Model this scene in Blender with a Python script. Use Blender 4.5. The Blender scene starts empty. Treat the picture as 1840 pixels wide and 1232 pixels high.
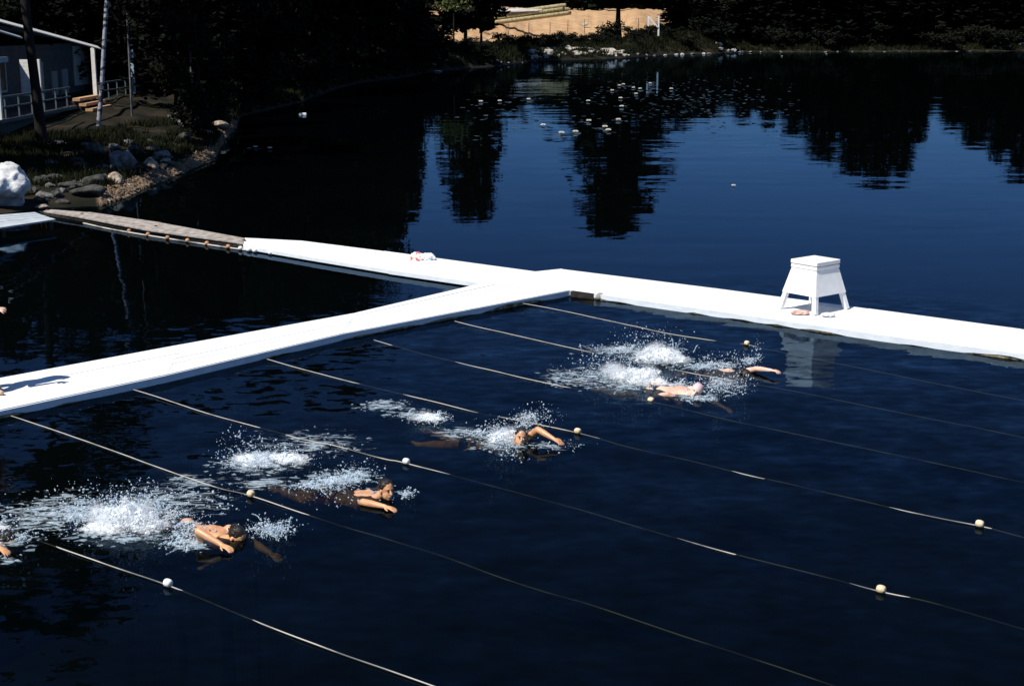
import bpy, bmesh, math, random
import numpy as np
from mathutils import Vector, Matrix, noise as mnoise
R = math.radians
random.seed(7); RNG = np.random.default_rng(7)
SC = bpy.context.scene
COL = SC.collection

# ------------------------------------------------------------------ camera model
F, CX, CY, YH, CH = 2556.0, 920.0, 616.0, 42.0, 5.2
PITCH = math.atan((CY - YH) / F)
SP, CP = math.sin(PITCH), math.cos(PITCH)
def ray(px, py):
    x = (px - CX) / F; u = -(py - CY) / F
    return Vector((x, u * SP + CP, u * CP - SP))
def at(px, py, z=0.0):
    d = ray(px, py); t = (z - CH) / d.z
    return Vector((d.x * t, d.y * t, z))
def at_y(px, py, Y):
    d = ray(px, py); t = Y / d.y
    return Vector((d.x * t, Y, CH + d.z * t))

# ------------------------------------------------------------------ small mesh kit
class MB:
    def __init__(s): s.v = []; s.f = []; s.mi = []; s.cur = 0
    def add(s, vs, fs):
        o = len(s.v); s.v += [tuple(v) for v in vs]
        for f in fs: s.f.append([i + o for i in f]); s.mi.append(s.cur)
    def hexa(s, p):      # 8 points: bottom 4 ccw, top 4 ccw
        s.add(p, [(3, 2, 1, 0), (4, 5, 6, 7), (0, 1, 5, 4), (1, 2, 6, 5), (2, 3, 7, 6), (3, 0, 4, 7)])
    def box(s, x0, x1, y0, y1, z0, z1):
        s.hexa([(x0, y0, z0), (x1, y0, z0), (x1, y1, z0), (x0, y1, z0), (x0, y0, z1), (x1, y0, z1), (x1, y1, z1), (x0, y1, z1)])
    def slab(s, a, b, c, d, z0, z1):   # quad in plan (Vectors), z0/z1 number or callable
        q = [a, b, c, d]
        s.hexa([(p[0], p[1], z0) for p in q] + [(p[0], p[1], z1) for p in q])
    def bar(s, a, b, w, h, up=Vector((0, 0, 1))):   # rectangular bar between two points
        a = Vector(a); b = Vector(b); d = (b - a).normalized()
        side = d.cross(up)
        if side.length < 1e-4: side = Vector((1, 0, 0))
        side.normalize(); u = side.cross(d)
        s1 = side * w / 2; u1 = u * h / 2
        s.hexa([a - s1 - u1, a + s1 - u1, b + s1 - u1, b - s1 - u1, a - s1 + u1, a + s1 + u1, b + s1 + u1, b - s1 + u1])
    def tube(s, pts, rad, seg=10, cap=True, up=Vector((0, 0, 1))):
        """swept tube; each radius a number or (side, up) pair; rounded ends when cap"""
        pts = [Vector(p) for p in pts]; n = len(pts)
        rr = [(r, r) if not isinstance(r, (tuple, list)) else r for r in rad]
        rings = []
        def frame(i):
            d = (pts[min(i + 1, n - 1)] - pts[max(i - 1, 0)]).normalized()
            sd = d.cross(up)
            if sd.length < 1e-3: sd = d.cross(Vector((0, 1, 0)))
            sd.normalize(); return d, sd, sd.cross(d)
        st = []
        if cap:
            d, sd, u = frame(0)
            for k in (0.995, 0.8, 0.45): st.append((pts[0] - d * min(rr[0]) * k, math.sqrt(1 - k * k), 0))
        for i in range(n): st.append((pts[i], 1.0, i))
        if cap:
            d, sd, u = frame(n - 1)
            for k in (0.45, 0.8, 0.995): st.append((pts[-1] + d * min(rr[-1]) * k, math.sqrt(1 - k * k), n - 1))
        o = len(s.v)
        for (p, k, i) in st:
            d, sd, u = frame(i)
            for j in range(seg):
                a = 2 * math.pi * j / seg
                s.v.append(tuple(p + sd * math.cos(a) * rr[i][0] * k + u * math.sin(a) * rr[i][1] * k))
        m = len(st)
        for i in range(m - 1):
            for j in range(seg):
                s.f.append([o + i * seg + j, o + i * seg + (j + 1) % seg, o + (i + 1) * seg + (j + 1) % seg, o + (i + 1) * seg + j]); s.mi.append(s.cur)
        s.f.append([o + j for j in range(seg)][::-1]); s.mi.append(s.cur)
        s.f.append([o + (m - 1) * seg + j for j in range(seg)]); s.mi.append(s.cur)
    def ell(s, c, ax, rot=None, seg=14, rings=9):
        c = Vector(c); o = len(s.v); rot = rot or Matrix.Identity(3)
        for i in range(rings + 1):
            th = math.pi * i / rings
            for j in range(seg):
                a = 2 * math.pi * j / seg
                p = Vector((ax[0] * math.sin(th) * math.cos(a), ax[1] * math.sin(th) * math.sin(a), ax[2] * math.cos(th)))
                s.v.append(tuple(c + rot @ p))
        for i in range(rings):
            for j in range(seg):
                s.f.append([o + i * seg + j, o + (i + 1) * seg + j, o + (i + 1) * seg + (j + 1) % seg, o + i * seg + (j + 1) % seg]); s.mi.append(s.cur)
    def mesh(s, name, mats, smooth=False):
        me = bpy.data.meshes.new(name); me.from_pydata(s.v, [], s.f)
        for m in (mats if isinstance(mats, (list, tuple)) else [mats]): me.materials.append(m)
        me.polygons.foreach_set('material_index', np.array(s.mi, dtype=np.int32))
        if smooth: me.polygons.foreach_set('use_smooth', np.ones(len(me.polygons), dtype=bool))
        me.update(); return me
    def build(s, name, mats, parent=None, smooth=False, bevel=0, loc=None):
        return link(name, s.mesh(name, mats, smooth), parent, bevel, loc)
def link(name, me, parent=None, bevel=0, loc=None):
    o = bpy.data.objects.new(name, me); COL.objects.link(o)
    if parent is not None: o.parent = parent
    if loc is not None: o.location = loc
    if bevel:
        b = o.modifiers.new('b', 'BEVEL'); b.width = bevel; b.segments = 2; b.limit_method = 'ANGLE'
    return o
def tag(o, label=None, cat=None, group=None, kind=None):
    if label: o['label'] = label
    if cat: o['category'] = cat
    if group: o['group'] = group
    if kind: o['kind'] = kind
    return o
def empty(name, loc, label=None, cat=None, group=None, rz=0, scale=1):
    o = bpy.data.objects.new(name, None); COL.objects.link(o); o.location = loc; o.rotation_euler = (0, 0, rz)
    o.scale = (scale,) * 3 if not isinstance(scale, (tuple, list)) else scale
    o.empty_display_size = .2
    return tag(o, label, cat, group)
def dup(root, loc, rz=0, scale=1, label=None, group=None):
    def cp(o, par):
        c = o.copy(); COL.objects.link(c)
        if par is not None: c.parent = par
        for ch in [x for x in KIDS.get(o.name, [])]: cp(ch, c)
        return c
    r = cp(root, None); r.location = loc; r.rotation_euler = (0, 0, rz)
    r.scale = (scale,) * 3 if not isinstance(scale, (tuple, list)) else scale
    if label: r['label'] = label
    if group: r['group'] = group
    return r
KIDS = {}
def kids_of(o): KIDS[o.name] = list(o.children)
def applied(o):          # evaluate modifiers into a plain mesh
    dg = bpy.context.evaluated_depsgraph_get()
    me = bpy.data.meshes.new_from_object(o.evaluated_get(dg)); me.name = o.name
    o.modifiers.clear(); o.data = me
    return o
def fnoise(p, s=1.0, o=3):
    return mnoise.fractal(Vector(p) * s, 1.0, 2.0, o)

# ------------------------------------------------------------------ materials
def mat(name, c1, c2=None, rough=.7, scale=4.0, bump=0.0, bscale=None, spec=.3, detail=5, stretch=(1, 1, 1), contrast=(.35, .65), trans=0.0, coord='Object'):
    m = bpy.data.materials.new(name); m.use_nodes = True; nt = m.node_tree; N = nt.nodes; L = nt.links
    bs = N['Principled BSDF']; bs.inputs['Roughness'].default_value = rough; bs.inputs['Specular IOR Level'].default_value = spec
    tc = N.new('ShaderNodeTexCoord'); mp = N.new('ShaderNodeMapping'); mp.inputs['Scale'].default_value = stretch
    L.new(tc.outputs[coord], mp.inputs['Vector'])
    nz = N.new('ShaderNodeTexNoise'); nz.inputs['Scale'].default_value = scale; nz.inputs['Detail'].default_value = detail
    L.new(mp.outputs[0], nz.inputs['Vector'])
    cr = N.new('ShaderNodeValToRGB'); cr.color_ramp.elements[0].position = contrast[0]; cr.color_ramp.elements[1].position = contrast[1]
    c2 = c2 or tuple(x * .75 for x in c1)
    cr.color_ramp.elements[0].color = (*c2, 1); cr.color_ramp.elements[1].color = (*c1, 1)
    L.new(nz.outputs['Fac'], cr.inputs[0]); L.new(cr.outputs[0], bs.inputs['Base Color'])
    if bump:
        n2 = N.new('ShaderNodeTexNoise'); n2.inputs['Scale'].default_value = bscale or scale * 3; n2.inputs['Detail'].default_value = 6
        L.new(mp.outputs[0], n2.inputs['Vector'])
        b = N.new('ShaderNodeBump'); b.inputs['Strength'].default_value = 1; b.inputs['Distance'].default_value = bump
        L.new(n2.outputs['Fac'], b.inputs['Height']); L.new(b.outputs[0], bs.inputs['Normal'])
    if trans:
        tr = N.new('ShaderNodeBsdfTranslucent'); L.new(cr.outputs[0], tr.inputs['Color'])
        mx = N.new('ShaderNodeMixShader'); mx.inputs[0].default_value = trans
        L.new(bs.outputs[0], mx.inputs[1]); L.new(tr.outputs[0], mx.inputs[2]); L.new(mx.outputs[0], N['Material Output'].inputs['Surface'])
    return m
M = {}
M['white'] = mat('white_paint', (.87, .87, .85), (.80, .81, .81), .55, 3.0, .002, 30, stretch=(1, 1, 1))
M['standwhite'] = mat('stand_paint', (.86, .86, .85), (.80, .80, .79), .5, 6.0, .001, 40)
M['fascia'] = mat('shaded_fascia_white', (.78, .82, .85), (.66, .72, .77), .6, 5.0, .003, 30, stretch=(1, 1, 3))  # bluish shade of the dock sides is put into this white
M['algae'] = mat('wet_algae_wood', (.42, .35, .21), (.07, .06, .035), .5, 7.0, .006, 30, contrast=(.38, .62))
M['darkwood'] = mat('dark_wet_shaded_wood', (.04, .032, .025), (.015, .013, .012), .6, 8.0)  # also stands in for shade at the corner gap and porch deck
M['greywood'] = mat('weathered_plank', (.44, .40, .36), (.24, .20, .17), .75, 6.0, .003, 40)
M['lightgrey'] = mat('grey_painted_plank', (.48, .52, .55), (.34, .38, .41), .7, 4.0, .003, 30)
M['brownwood'] = mat('brown_step_wood', (.60, .36, .19), (.40, .23, .13), .7, 10.0, .002, 50)
M['ropem'] = mat('manila_rope', (.46, .43, .37), (.12, .12, .115), .8, 1.3, contrast=(.38, .55), detail=3)
M['cork'] = mat('cork_float', (.80, .66, .44), (.55, .42, .25), .7, 18.0, .004, 60)
M['orange'] = mat('orange_float', (.58, .30, .14), (.38, .18, .08), .6, 10.0)
M['whitefloat'] = mat('white_float', (.85, .84, .80), (.7, .68, .62), .6, 10.0)
M['rock'] = mat('grey_granite', (.22, .22, .21), (.05, .05, .05), .85, 2.6, .04, 9, contrast=(.35, .68))
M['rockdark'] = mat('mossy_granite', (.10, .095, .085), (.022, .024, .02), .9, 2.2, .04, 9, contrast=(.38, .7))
M['rocktan'] = mat('tan_granite', (.46, .38, .29), (.16, .12, .09), .85, 2.8, .04, 9)
M['rockpale'] = mat('pale_shore_rock', (.62, .57, .48), (.24, .21, .17), .85, 1.6, .06, 5)
M['boulder'] = mat('sunlit_granite_boulder', (.80, .80, .78), (.34, .35, .36), .85, 2.0, .03, 9)  # granite; the glare of the sun is put into its near-white
M['gravel'] = mat('beach_pebbles', (.24, .165, .10), (.05, .036, .025), .9, 3.0, detail=4, contrast=(.3, .7))
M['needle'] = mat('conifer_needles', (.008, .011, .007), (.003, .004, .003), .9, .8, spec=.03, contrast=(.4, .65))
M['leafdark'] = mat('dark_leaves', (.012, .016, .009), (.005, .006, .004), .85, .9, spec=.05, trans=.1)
M['leaflit'] = mat('sunlit_green_leaves', (.13, .15, .05), (.04, .05, .02), .8, 1.5, spec=.1, trans=.3)  # sunlight on the clearing's leaves is put into this lighter green
M['bark'] = mat('shaded_dark_bark', (.016, .013, .011), (.006, .005, .005), .95, 6.0, .02, 20, stretch=(1, 1, .25))  # shade on the trunks is put into this dark colour
M['greybark'] = mat('grey_bark', (.20, .20, .21), (.06, .06, .06), .9, 5.0, .01, 20, stretch=(1, 1, .4))
M['birch'] = mat('shaded_birch_bark', (.33, .35, .41), (.03, .03, .035), .8, 4.5, .003, 20, stretch=(1, 1, 1.4), contrast=(.44, .52), detail=3)  # white bark with its bluish shade put into the colour
M['grass'] = mat('bank_grass', (.022, .026, .009), (.008, .010, .005), .9, 2.0, spec=.1, trans=.2)
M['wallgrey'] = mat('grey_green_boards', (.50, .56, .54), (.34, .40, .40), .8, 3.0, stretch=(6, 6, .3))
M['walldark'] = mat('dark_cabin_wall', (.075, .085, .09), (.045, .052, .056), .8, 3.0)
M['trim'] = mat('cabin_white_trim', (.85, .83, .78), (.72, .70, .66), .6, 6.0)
M['trimblue'] = mat('cabin_blue_grey_trim', (.40, .50, .56), (.28, .35, .40), .7, 5.0)
M['rail_shaded'] = mat('shaded_railing_grey', (.10, .125, .14), (.07, .09, .10), .7, 5.0)  # porch shade is put into this dark grey
M['shingle'] = mat('dark_shingles', (.03, .03, .032), (.015, .015, .016), .9, 6.0)
M['curtain'] = mat('grey_shutter', (.30, .35, .36), (.20, .24, .25), .85, 4.0, stretch=(5, 5, .3))
M['lumber'] = mat('sawn_lumber', (.46, .40, .22), (.25, .21, .11), .8, 3.0)
M['lumberwhite'] = mat('fresh_white_boards', (.86, .86, .86), (.70, .70, .70), .7, 3.0)
M['postgrey'] = mat('weathered_post', (.10, .075, .055), (.05, .04, .03), .9, 8.0)
M['skin'] = mat('skin', (.74, .39, .20), (.50, .23, .11), .38, 6.0, .001, 60, spec=.45)
M['skinpale'] = mat('pale_skin', (.82, .56, .44), (.62, .36, .26), .38, 6.0, .001, 60, spec=.45)
M['hair'] = mat('dark_wet_hair', (.025, .017, .012), (.008, .006, .005), .35, 30.0, .004, 90, stretch=(1, 5, 1))
M['trunksnavy'] = mat('navy_trunks', (.02, .03, .07), (.01, .015, .04), .6, 20.0)
M['trunksred'] = mat('dark_red_trunks', (.18, .03, .03), (.10, .02, .02), .6, 20.0)
M['cappink'] = mat('pale_pink_cap', (.80, .58, .56), (.70, .45, .44), .4, 9.0)
M['trousers'] = mat('navy_trousers', (.015, .02, .04), (.008, .01, .02), .85, 20.0, .002, 60)
M['shirt'] = mat('maroon_shirt', (.22, .05, .06), (.12, .03, .03), .85, 12.0, .003, 30)
M['shoe'] = mat('tan_shoe', (.62, .44, .28), (.42, .28, .17), .6, 14.0)
M['eye'] = mat('eye_dark', (.02, .015, .012), (.01, .01, .01), .2, 10.0)
M['clothred'] = mat('red_white_cloth', (.85, .82, .80), (.55, .12, .10), .85, 9.0, .004, 30, contrast=(.42, .46))
M['clothpink'] = mat('pinkish_cloth', (.74, .48, .40), (.40, .24, .20), .85, 7.0, .006, 30)
M['clothwhite'] = mat('white_towel', (.82, .84, .86), (.60, .63, .66), .9, 9.0, .006, 40)
M['lilypad'] = mat('lily_pad_leaf', (.055, .075, .07), (.015, .02, .018), .35, 1.2, spec=.5, contrast=(.42, .62))
M['lily'] = mat('lily_petal', (.86, .85, .80), (.78, .77, .70), .6, 8.0, trans=.2)
M['lilyyellow'] = mat('lily_centre', (.75, .55, .10), (.6, .4, .08), .7, 30.0)
M['metalsheet'] = mat('pale_metal', (.75, .75, .74), (.62, .62, .62), .4, 4.0)

def foam_mat(name, col, thin, lo=(.80, .88, .94)):
    m = bpy.data.materials.new(name); m.use_nodes = True; nt = m.node_tree; N = nt.nodes; L = nt.links
    bs = N['Principled BSDF']; bs.inputs['Roughness'].default_value = .6; bs.inputs['Specular IOR Level'].default_value = .1
    tc = N.new('ShaderNodeTexCoord'); nz = N.new('ShaderNodeTexNoise'); nz.inputs['Scale'].default_value = 26; nz.inputs['Detail'].default_value = 6
    L.new(tc.outputs['Object'], nz.inputs['Vector'])
    cr = N.new('ShaderNodeValToRGB'); cr.color_ramp.elements[0].position = .35; cr.color_ramp.elements[1].position = .62
    cr.color_ramp.elements[0].color = (col[0] * lo[0], col[1] * lo[1], col[2] * lo[2], 1); cr.color_ramp.elements[1].color = (*col, 1)
    L.new(nz.outputs['Fac'], cr.inputs[0]); L.new(cr.outputs[0], bs.inputs['Base Color'])
    b = N.new('ShaderNodeBump'); b.inputs['Distance'].default_value = .012; L.new(nz.outputs['Fac'], b.inputs['Height']); L.new(b.outputs[0], bs.inputs['Normal'])
    tl = N.new('ShaderNodeBsdfTranslucent'); L.new(cr.outputs[0], tl.inputs['Color'])
    mx = N.new('ShaderNodeMixShader'); mx.inputs[0].default_value = .42
    L.new(bs.outputs[0], mx.inputs[1]); L.new(tl.outputs[0], mx.inputs[2])
    tp = N.new('ShaderNodeBsdfTransparent'); m2 = N.new('ShaderNodeMixShader')
    if thin:
        mr = N.new('ShaderNodeMapRange'); mr.inputs[1].default_value = .35; mr.inputs[2].default_value = .65; mr.inputs[3].default_value = thin + .2; mr.inputs[4].default_value = max(0, thin - .25)
        L.new(nz.outputs['Fac'], mr.inputs[0]); L.new(mr.outputs[0], m2.inputs[0])
        L.new(mx.outputs[0], m2.inputs[1]); L.new(tp.outputs[0], m2.inputs[2]); L.new(m2.outputs[0], N['Material Output'].inputs['Surface'])
    else: L.new(mx.outputs[0], N['Material Output'].inputs['Surface'])
    return m
M['foam'] = foam_mat('white_foam', (.95, .96, .97), 0, (.95, .97, .98))
M['thinfoam'] = foam_mat('thin_foam', (.62, .76, .86), .55)  # reflected sky blue is put into the foam colour
M['drop'] = foam_mat('water_drops', (.80, .89, .95), .34)  # blue of refracted sky is put into the drop colour

def lace_mat(nm='foam_lace', col=(.66, .78, .86), scale=7, stretch=(.6, 1.5, 1), k=.32, o=-.77, amax=.75, soft=.2, tl=0.0):
    m = bpy.data.materials.new(nm); m.use_nodes = True; nt = m.node_tree; N = nt.nodes; L = nt.links
    bs = N['Principled BSDF']; bs.inputs['Base Color'].default_value = (*col, 1); bs.inputs['Roughness'].default_value = .5
    geo = N.new('ShaderNodeNewGeometry'); mp = N.new('ShaderNodeMapping'); mp.inputs['Scale'].default_value = stretch; mp.inputs['Rotation'].default_value = (0, 0, .25); L.new(geo.outputs['Position'], mp.inputs['Vector'])
    nz = N.new('ShaderNodeTexNoise'); nz.inputs['Scale'].default_value = scale; nz.inputs['Detail'].default_value = 7; nz.inputs['Roughness'].default_value = .68; nz.inputs['Distortion'].default_value = 1.2; L.new(mp.outputs[0], nz.inputs['Vector'])
    at_ = N.new('ShaderNodeAttribute'); at_.attribute_name = 'froth'
    m1 = N.new('ShaderNodeMath'); m1.operation = 'MULTIPLY_ADD'; m1.inputs[1].default_value = k; m1.inputs[2].default_value = o; L.new(at_.outputs['Fac'], m1.inputs[0])
    m2 = N.new('ShaderNodeMath'); m2.operation = 'ADD'; L.new(m1.outputs[0], m2.inputs[0]); L.new(nz.outputs['Fac'], m2.inputs[1])
    mr = N.new('ShaderNodeMapRange'); mr.inputs[1].default_value = -.03; mr.inputs[2].default_value = soft; mr.inputs[3].default_value = 0; mr.inputs[4].default_value = amax; L.new(m2.outputs[0], mr.inputs[0])
    tp = N.new('ShaderNodeBsdfTransparent'); mx = N.new('ShaderNodeMixShader'); L.new(mr.outputs[0], mx.inputs[0]); L.new(tp.outputs[0], mx.inputs[1]); t2 = N.new('ShaderNodeBsdfTranslucent'); t2.inputs['Color'].default_value = (*col, 1); m3 = N.new('ShaderNodeMixShader'); m3.inputs[0].default_value = tl; L.new(bs.outputs[0], m3.inputs[1]); L.new(t2.outputs[0], m3.inputs[2]); L.new(m3.outputs[0], mx.inputs[2]); L.new(mx.outputs[0], N['Material Output'].inputs['Surface'])
    return m
M['lace'] = lace_mat()
M['torn'] = lace_mat('torn_white_water', (.93, .96, .98), 13, (.8, 1.2, 1), .60, -.76, .97, .16, .35)
def mist_mat():
    m = bpy.data.materials.new('fine_spray'); m.use_nodes = True; nt = m.node_tree; N = nt.nodes; L = nt.links; N.remove(N['Principled BSDF'])
    tc = N.new('ShaderNodeTexCoord'); ln = N.new('ShaderNodeVectorMath'); ln.operation = 'LENGTH'; L.new(tc.outputs['Object'], ln.inputs[0])
    fo = N.new('ShaderNodeMapRange'); fo.interpolation_type = 'SMOOTHSTEP'; fo.inputs[1].default_value = 1; fo.inputs[2].default_value = 0; fo.inputs[3].default_value = 0; fo.inputs[4].default_value = 1; L.new(ln.outputs['Value'], fo.inputs[0])
    geo = N.new('ShaderNodeNewGeometry'); nz = N.new('ShaderNodeTexNoise'); nz.inputs['Scale'].default_value = 9; nz.inputs['Detail'].default_value = 5; nz.inputs['Roughness'].default_value = .7; nz.inputs['Distortion'].default_value = .8; L.new(geo.outputs['Position'], nz.inputs['Vector'])
    pw = N.new('ShaderNodeMath'); pw.operation = 'POWER'; pw.inputs[1].default_value = 1.7; L.new(fo.outputs[0], pw.inputs[0])
    nr = N.new('ShaderNodeMapRange'); nr.inputs[1].default_value = .36; nr.inputs[2].default_value = .66; nr.inputs[3].default_value = 0; nr.inputs[4].default_value = 15; L.new(nz.outputs['Fac'], nr.inputs[0])
    mr = N.new('ShaderNodeMath'); mr.operation = 'MULTIPLY'; L.new(pw.outputs[0], mr.inputs[0]); L.new(nr.outputs[0], mr.inputs[1])
    vs = N.new('ShaderNodeVolumeScatter'); vs.inputs['Color'].default_value = (.99, .995, 1, 1); vs.inputs['Anisotropy'].default_value = 0; L.new(mr.outputs[0], vs.inputs['Density'])
    L.new(vs.outputs[0], N['Material Output'].inputs['Volume']); return m
M['mist'] = mist_mat()

# ------------------------------------------------------------------ light, sky, camera
SUN_EL = R(55); SH = Vector((-.78, -.626)).normalized()
sd = Vector((SH.x * math.cos(SUN_EL), SH.y * math.cos(SUN_EL), math.sin(SUN_EL)))
sl = bpy.data.lights.new('sun', 'SUN'); sl.energy = 5.0; sl.angle = R(.5); sl.color = (1, .96, .89)
so = bpy.data.objects.new('sun', sl); COL.objects.link(so); so.rotation_euler = (-sd).to_track_quat('-Z', 'Y').to_euler()
so.location = (-30, -30, 60)
W = bpy.data.worlds.new('World'); SC.world = W; W.use_nodes = True
wn = W.node_tree.nodes; bg = wn['Background']; sky = wn.new('ShaderNodeTexSky'); sky.sky_type = 'NISHITA'; sky.sun_disc = False
sky.sun_elevation = SUN_EL; sky.sun_rotation = math.atan2(SH.x, SH.y) % (2 * math.pi)
sky.air_density = 1.0; sky.dust_density = 0.0; sky.ozone_density = 9.0; sky.altitude = 2500
W.node_tree.links.new(sky.outputs[0], bg.inputs[0]); bg.inputs[1].default_value = .085
cd = bpy.data.cameras.new('camera'); cam = bpy.data.objects.new('camera', cd); COL.objects.link(cam)
cam.location = (0, 0, CH); cam.rotation_euler = (math.pi / 2 - PITCH, 0, 0)
cd.sensor_width = 36; cd.lens = F / 1840 * 36; cd.clip_end = 6000; cd.clip_start = .1
SC.camera = cam
SC.view_settings.view_transform = 'Standard'; SC.view_settings.look = 'None'; SC.view_settings.exposure = 0.25; SC.view_settings.gamma = 1
SC.render.engine = 'CYCLES'
SC.cycles.use_denoising = True; SC.cycles.volume_bounces = 12; SC.cycles.volume_max_steps = 128
SC.cycles.max_bounces = 14; SC.cycles.transparent_max_bounces = 24; SC.cycles.caustics_reflective = False; SC.cycles.caustics_refractive = False
SC.cycles.sample_clamp_indirect = 4

# ------------------------------------------------------------------ terrain
SHORE = [(-900, 520), (-400, 430), (0, 384), (90, 377), (180, 371), (230, 350), (300, 322), (345, 301), (385, 286), (397, 262), (424, 230), (432, 211), (480, 199), (540, 184), (600, 162), (660, 148),
         (720, 140), (765, 132), (860, 122), (905, 119), (950, 111), (1040, 108), (1115, 105), (1200, 99), (1280, 97), (1330, 95), (1500, 94), (1700, 93), (1840, 92), (2400, 96), (3200, 120)]
_az = []; _rs = []
for (px, py) in SHORE:
    p = at(px, py); _az.append(math.atan2(p.x, p.y)); _rs.append(math.hypot(p.x, p.y))
AZ = [-math.pi, -2.4, -1.6, -1.0] + _az + [1.3, 1.9, 2.6, math.pi]
RS = [70, 60, 46, 38] + _rs + [120, 80, 70, 70]
def r_shore(az):
    r = float(np.interp(az, AZ, RS))
    return r + .012 * r * fnoise((math.sin(az) * 30, math.cos(az) * 30, 3), 1.0, 4)
def px_of_az(az): return CX + F * math.tan(az) if abs(az) < 1.2 else (-4000 if az < 0 else 6000)
def prof_left(o): return float(np.interp(o, [0, 1.5, 6, 18, 40, 100, 200, 400, 2500], [0, .22, .45, .85, 2.0, 7, 15, 22, 40]))
def prof_clear(o): return float(np.interp(o, [0, 3, 10, 25, 105, 165, 230, 300, 400, 2500], [0, .5, 1.7, 2.15, 2.1, 8.0, 10, 17, 22, 40]))
def prof_mound(o): return float(np.interp(o, [0, 3, 12, 30, 75, 130, 230, 300, 400, 2500], [0, .8, 3.1, 3.2, 2.9, 8.0, 10, 17, 22, 40]))
def prof_far(o): return float(np.interp(o, [0, 2, 10, 30, 60, 120, 250, 400, 2500], [0, .35, 1.3, 3.2, 5.5, 9, 18, 24, 40]))
def smooth(a, b, x):
    t = min(1, max(0, (x - a) / (b - a))); return t * t * (3 - 2 * t)
def ground_off(az, off):
    if off <= 0:
        z = -min(3.2, .05 - off * .16)
    else:
        px = px_of_az(az)
        wl = 1 - smooth(430, 760, px); wc = smooth(640, 780, px) * (1 - smooth(1220, 1400, px))
        wm_ = smooth(1105, 1135, px); z = wl * prof_left(off) + (1 - wl) * (wc * ((1 - wm_) * prof_clear(off) + wm_ * prof_mound(off)) + (1 - wc) * prof_far(off))
    r = r_shore(az) + off
    x, y = r * math.sin(az), r * math.cos(az)
    amp = .05 if abs(off) < 6 else min(.5, .05 + abs(off) * .006)
    return z + amp * fnoise((x, y, 0), .35, 4)
def gz(x, y):
    az = math.atan2(x, y); return ground_off(az, math.hypot(x, y) - r_shore(az))
def off_of(x, y): return math.hypot(x, y) - r_shore(math.atan2(x, y))
def land(px, off):      # point on land behind the shore seen at image column px
    az = math.atan((px - CX) / F); r = r_shore(az) + off
    return Vector((r * math.sin(az), r * math.cos(az), ground_off(az, off)))
azs = list(np.arange(-math.pi, -.42, .03)) + list(np.arange(-.42, .42, .0017)) + list(np.arange(.42, math.pi, .03))
offs = [-36, -30, -24, -18, -12, -8, -5, -3.5, -2.4, -1.6, -1.0, -.6, -.3, 0, .3, .6, 1, 1.5, 2.1, 3, 4, 5.2, 6.5, 8, 10, 12, 14, 17, 20, 23, 24.5, 27, 30, 35, 40, 46, 52, 60, 75, 95, 110, 130, 145, 160, 180, 210, 240, 280, 400, 700, 1300, 2500]
gv = []; gf = []; gc = []
for a in azs:
    rs = r_shore(a); px = px_of_az(a)
    for of in offs:
        r = rs + of; x, y = r * math.sin(a), r * math.cos(a)
        gv.append((x, y, ground_off(a, of)))
        n = fnoise((x, y, 5), .25, 4)
        wob = 22 * fnoise((x, y, 9), .12, 3)
        sand = 0.0
        if 722 + wob < px < 1235 + wob and of > (60 if px > 1105 else 92) + 6 * n: sand = 1 - smooth(1060, 1235, px) * .2
        if of > 215: sand = 0
        grav = 0.0
        if 170 < px < 432: grav = smooth(-.8, -.1, of) * (1 - smooth(1.6 if px < 330 else 2.6, 4.2, of + n))
        gc.append((sand, grav, max(0, min(1, .5 + n)), 1))
no = len(offs)
for i in range(len(azs)):
    k = (i + 1) % len(azs)
    for j in range(no - 1): gf.append((i * no + j, k * no + j, k * no + j + 1, i * no + j + 1))
c0 = len(gv); gv.append((0, 0, -3.3)); gc.append((0, 0, .5, 1))
for i in range(len(azs)): gf.append((c0, ((i + 1) % len(azs)) * no, i * no))
me = bpy.data.meshes.new('ground'); me.from_pydata(gv, [], gf)
ca = me.color_attributes.new('cover', 'FLOAT_COLOR', 'POINT'); ca.data.foreach_set('color', np.array(gc, dtype=np.float32).ravel())
me.polygons.foreach_set('use_smooth', np.ones(len(gf), dtype=bool))
gm = bpy.data.materials.new('earth_and_sand'); gm.use_nodes = True; N = gm.node_tree.nodes; L = gm.node_tree.links
at_n = N.new('ShaderNodeAttribute'); at_n.attribute_name = 'cover'; sep = N.new('ShaderNodeSeparateColor'); L.new(at_n.outputs['Color'], sep.inputs[0])
tc = N.new('ShaderNodeTexCoord')
def nzr(scale, a, b, p0=.38, p1=.62, detail=6):
    n = N.new('ShaderNodeTexNoise'); n.inputs['Scale'].default_value = scale; n.inputs['Detail'].default_value = detail; L.new(tc.outputs['Object'], n.inputs['Vector'])
    c = N.new('ShaderNodeValToRGB'); c.color_ramp.elements[0].position = p0; c.color_ramp.elements[1].position = p1
    c.color_ramp.elements[0].color = (*a, 1); c.color_ramp.elements[1].color = (*b, 1); L.new(n.outputs['Fac'], c.inputs[0]); return c, n
dirt, dn = nzr(.6, (.007, .008, .005), (.026, .020, .013)); sandc, _ = nzr(.35, (.40, .235, .12), (.50, .33, .18)); grv, _ = nzr(4, (.035, .026, .018), (.12, .085, .055))
m1 = N.new('ShaderNodeMixRGB'); L.new(sep.outputs[0], m1.inputs[0]); L.new(dirt.outputs[0], m1.inputs[1]); L.new(sandc.outputs[0], m1.inputs[2])
m2 = N.new('ShaderNodeMixRGB'); L.new(sep.outputs[1], m2.inputs[0]); L.new(m1.outputs[0], m2.inputs[1]); L.new(grv.outputs[0], m2.inputs[2])
gp = N.new('ShaderNodeNewGeometry'); sx = N.new('ShaderNodeSeparateXYZ'); L.new(gp.outputs['Position'], sx.inputs[0])
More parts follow.
